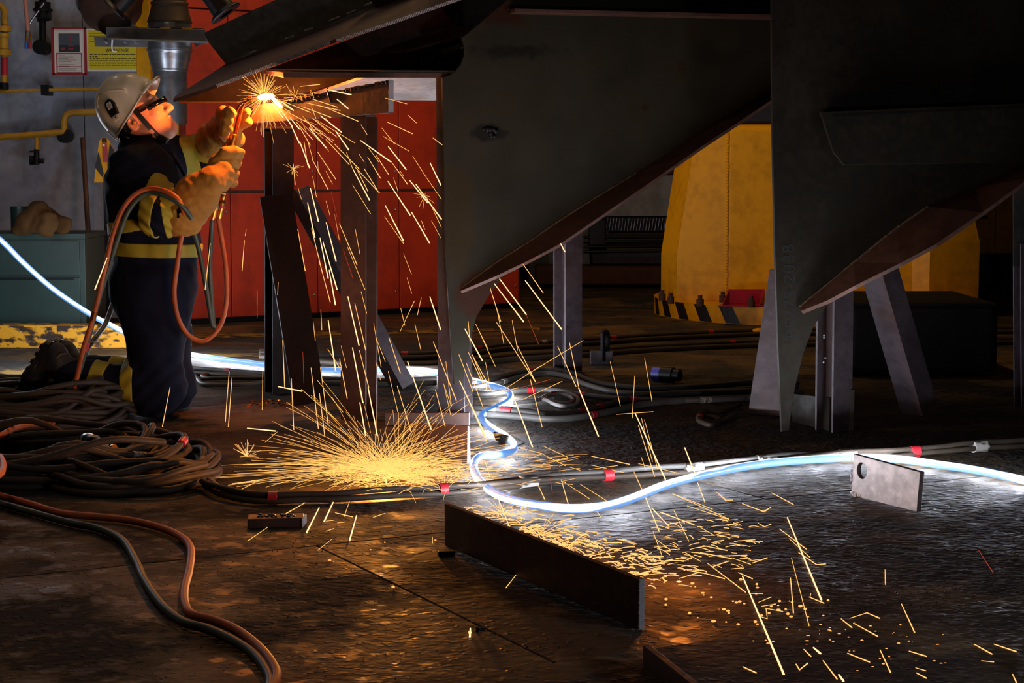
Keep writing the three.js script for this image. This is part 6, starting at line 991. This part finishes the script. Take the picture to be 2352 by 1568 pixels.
{
  const all = [];
  for (const [c, list] of Object.entries(STREAKS)) { const [ox, oy, s] = CROPS[c]; for (let i = 0; i < list.length; i += 5) all.push([ox + list[i] / s, oy + list[i + 1] / s, ox + list[i + 2] / s, oy + list[i + 3] / s, list[i + 4]]); }
  all.sort((a, b) => (b[4] + 1) * Math.hypot(b[0] - b[2], b[1] - b[3]) - (a[4] + 1) * Math.hypot(a[0] - a[2], a[1] - a[3]));
  const rest = [];
  all.forEach(([x0, y0, x1, y1, w], i) => {
    const d0 = c4(x0, y0), d1 = c4(x1, y1), g = streak(at(x0, y0, d0), at(x1, y1, d1), sparkR[w] * 0.7, sparkR[w]);
    if (i >= 262) { rest.push(g); return; }
    const m = mesh('glowing_spark', g, sparkMat[w]); m.castShadow = false;
    const low = Math.max(y0, y1) > 1180, zone = low ? 'floor' : y1 < 560 ? 'torch' : 'fall';
    if (low) tag(m, 'short glowing orange spark skipping over the near floor plates', 'spark', 'sparks skipping over the floor');
    else if (zone === 'torch') tag(m, 'glowing orange spark streaking away from the cutting flame', 'spark', 'sparks leaving the flame');
    else tag(m, 'glowing orange spark falling steeply towards the floor', 'spark', 'sparks falling to the floor');
  });
  function c4(x, y) { return sparkDepth(x, y); }
  const arc = (p, dir, len, drop, r, n = 3) => { const out = []; let a = p; for (let i = 1; i <= n; i++) { const k = i / n, b = p.clone().addScaledVector(dir, len * k).add(V(0, -drop * k * k, 0)); b.y = Math.max(b.y, 0.003); out.push(streak(a, b, r, r, 3)); a = b; } return out; };
  const stuff = (name, label, list, w) => { const m = tag(mesh(name, join(list), sparkMat[w]), label, 'sparks'); m.userData.kind = 'stuff'; m.castShadow = false; return m; };
  // where the jet strikes the floor: two fans of fine sparks
  const gold = [], hot = [];
  for (const [px, py, n, reach] of [[862, 1071, 430, 1.2], [905, 1092, 270, 1], [880, 1078, 90, 0.6]]) for (let i = 0; i < n; i++) {
    const o = flr(px + rr(-22, 22), py + rr(-7, 7), 0.006), a = rr(0, 6.2832), e = Math.pow(rnd(), 3) * 0.95 + 0.015, dir = V(Math.cos(a) * Math.cos(e), Math.sin(e), Math.sin(a) * Math.cos(e)), l = reach * (0.08 + 0.36 * Math.pow(rnd(), 1.6)) * (1 - 0.35 * Math.sin(e)), s0 = rr(0.01, 0.5) * l;
    (rnd() < 0.25 ? hot : gold).push(...arc(o.addScaledVector(dir, s0), dir, l - s0 * 0.6, l * l * rr(0, 0.35), rr(0.0003, 0.0006)));
  }
  for (let i = 0; i < 330; i++) { const px = 940 + 90 * (rnd() + rnd() + rnd() - 1.5) * 1.6, py = 1096 + 40 * (rnd() + rnd() - 1), o = flr(px, py, rr(0.004, 0.05)), a = rr(0, 6.2832); (rnd() < 0.3 ? hot : gold).push(...arc(o, V(Math.cos(a), rr(-0.1, 0.6), Math.sin(a)).normalize(), rr(0.015, 0.09), rr(0, 0.02), rr(0.0005, 0.001))); }
  for (let i = 0; i < 70; i++) { const o = flr(rr(1080, 1300), rr(1040, 1110), rr(0.004, 0.03)); gold.push(...arc(o, V(rr(0.5, 1), rr(-0.1, 0.2), rr(-0.2, 0.2)).normalize(), rr(0.02, 0.1), 0, 0.0006)); }
  for (let i = 0; i < 130; i++) { const o = flr(884 + rr(-38, 38), 1078 + rr(-10, 14), 0.006), a = rr(0, 6.2832), e = rr(0.05, 0.7); hot.push(...arc(o, V(Math.cos(a) * Math.cos(e), Math.sin(e), Math.sin(a) * Math.cos(e)), rr(0.01, 0.06), 0.003, rr(0.0007, 0.0012))); }
  // second fan beyond the flat bar
  for (const [px, py, n, l0] of [[1238, 1232, 34, 0.09], [1302, 1258, 44, 0.07], [1150, 1180, 26, 0.07]]) for (let i = 0; i < n; i++) { const o = flr(px, py, 0.008), a = rr(0, 6.2832), e = rr(0.05, 0.9), dir = V(Math.cos(a) * Math.cos(e), Math.sin(e), Math.sin(a) * Math.cos(e)); hot.push(...arc(o.addScaledVector(dir, 0.008), dir, l0 * rr(0.2, 1), 0.01, 0.0006)); }
  for (let i = 0; i < 330; i++) { const k = rnd(), px = 1100 + 400 * k + rr(-60, 90), py = 1165 + 150 * k + rr(-25, 38); if (py > 1155 + (px - 1015) * 0.374 + 2 && px < 1475) continue; const o = flr(px, py, rr(0.004, 0.02)), a = rr(-0.5, 0.9) + (rnd() < 0.3 ? 3.14 : 0), dir = V(Math.cos(a), rr(-0.05, 0.5), Math.sin(a)).normalize(); hot.push(...arc(o, dir, rr(0.006, 0.05), rr(0, 0.014), rr(0.0006, 0.0017))); }
  for (let i = 0; i < 90; i++) { const px = rr(1490, 1720), py = 1190 + 120 * rnd(), o = flr(px, py, rr(0.003, 0.02)), a = rr(-0.4, 0.8); hot.push(...arc(o, V(Math.cos(a), rr(0, 0.4), Math.sin(a)).normalize(), rr(0.01, 0.05), rr(0, 0.015), rr(0.0007, 0.0013))); }
  for (let i = 0; i < 26; i++) { const a = rr(0, 6.28), e = rr(0.1, 1.2); hot.push(...arc(flr(567, 1048, 0.006), V(Math.cos(a) * Math.cos(e), Math.sin(e), Math.sin(a) * Math.cos(e)), rr(0.02, 0.07), 0.004, 0.0006)); }
  stuff('glowing_spark_spray', 'dense fans of fine golden sparks where the jet strikes the floor', gold, 1);
  stuff('glowing_spark_shower', 'countless short bright orange sparks bouncing over the floor', [...hot, ...rest], 2);
  // fine rays round the flame
  const rays = [], faint = [];
  for (let i = 0; i < 110; i++) { const a = rr(0, 6.2832), e = rr(-1.2, 1.2), dir = V(Math.cos(a) * Math.cos(e) * 1.0, Math.sin(a), Math.abs(Math.sin(e)) * 0.6).normalize(), l = rr(0.03, 0.1) * (Math.abs(a - 5.3) < 1 ? 1.7 : 1); (rnd() < 0.5 ? rays : faint).push(...arc(FLAME.clone().addScaledVector(dir, 0.018), dir, l, 0.01 * rnd(), 0.0005)); }
  for (let i = 0; i < 46; i++) { const p = FLAME.clone().add(V(rr(0.03, 0.2), 0, 0.03)); p.y -= (p.x - FLAME.x) * rr(-0.15, 0.75); const a = rr(-1.2, 0.25); rays.push(...arc(p, V(Math.cos(a), Math.sin(a), rr(0, 0.3)).normalize(), rr(0.02, 0.12), 0.008, rr(0.0005, 0.0008))); }
  for (const [px, py] of [[678, 222], [674, 388], [975, 450]]) for (let i = 0; i < 12; i++) { const a = rr(0, 6.28), p = at(px, py, sparkDepth(px, py)); rays.push(...arc(p, V(Math.cos(a), Math.sin(a), rr(-0.3, 0.3)), rr(0.01, 0.045), 0.003, 0.0005)); }
  stuff('flame_spark_rays', 'fine golden rays of sparks bursting round the cutting flame', [...rays, ...faint], 1);
  // embers lying on the floor
  const emberMat = mat({ color: 0x000000, roughness: 1, emissive: new THREE.Color(1, 0.4, 0.1), emissiveIntensity: 1.5 }), ember = new THREE.SphereGeometry(0.0028, 8, 6), put = (px, py, s) => { const p = flr(px, py, 0.003), m = mesh('glowing_ember', ember, emberMat); m.position.copy(p); m.scale.set(s * rr(0.9, 1.7), s * 0.8, s); m.castShadow = false; tag(m, 'tiny glowing ember lying on the floor plates', 'ember', 'embers on the floor'); };
  for (const [x, y, s] of [[903, 1347, 1.2], [757, 1286, 0.9], [884, 1245, 0.8], [1079, 1452, 1.4], [1000, 1240, 0.8], [1040, 1264, 0.9], [851, 1262, 0.7]]) put(x, y, s);
  for (let i = 0; i < 95; i++) { const k = rnd(), px = 1490 + 560 * k + rr(-40, 200), py = 1330 + 190 * k + rr(-45, 60); if (py < 1562 && px < 2350) put(px, py, rr(0.5, 1.25)); }
  for (let i = 0; i < 45; i++) { const k = rnd(); put(1120 + 360 * k + rr(0, 60), 1180 + 130 * k + rr(-16, 4), rr(0.4, 0.9)); }
  // the light that the white-hot impact points give off
  for (const [px, py, k, c] of [[880, 1076, BURST_LIGHT, 0xffa040], [1290, 1238, BURST2_LIGHT, 0xff8a30], [1560, 1275, BURST2_LIGHT * 0.6, 0xff8a30]]) {
    const p = flr(px, py, 0.07), g = thing('impact_glow', ['white-hot spot where the spark jet strikes the floor plates', 'bright spot of sparks piling up behind the flat bar', 'bright spot of sparks on the floor right of the flat bar'][k === BURST_LIGHT ? 0 : px < 1400 ? 1 : 2], 'sparks'); g.position.copy(p);
    mesh('glowing_metal', new THREE.SphereGeometry(0.003, 10, 8).scale(2.2, 0.7, 1).translate(0, -0.064, 0), sparkMat[3], g);
    const l = new THREE.PointLight(c, k, 0, 2); l.castShadow = true; l.shadow.radius = 1; l.name = 'glow_light'; g.add(l);
  }
}
renderer.render(scene, camera);
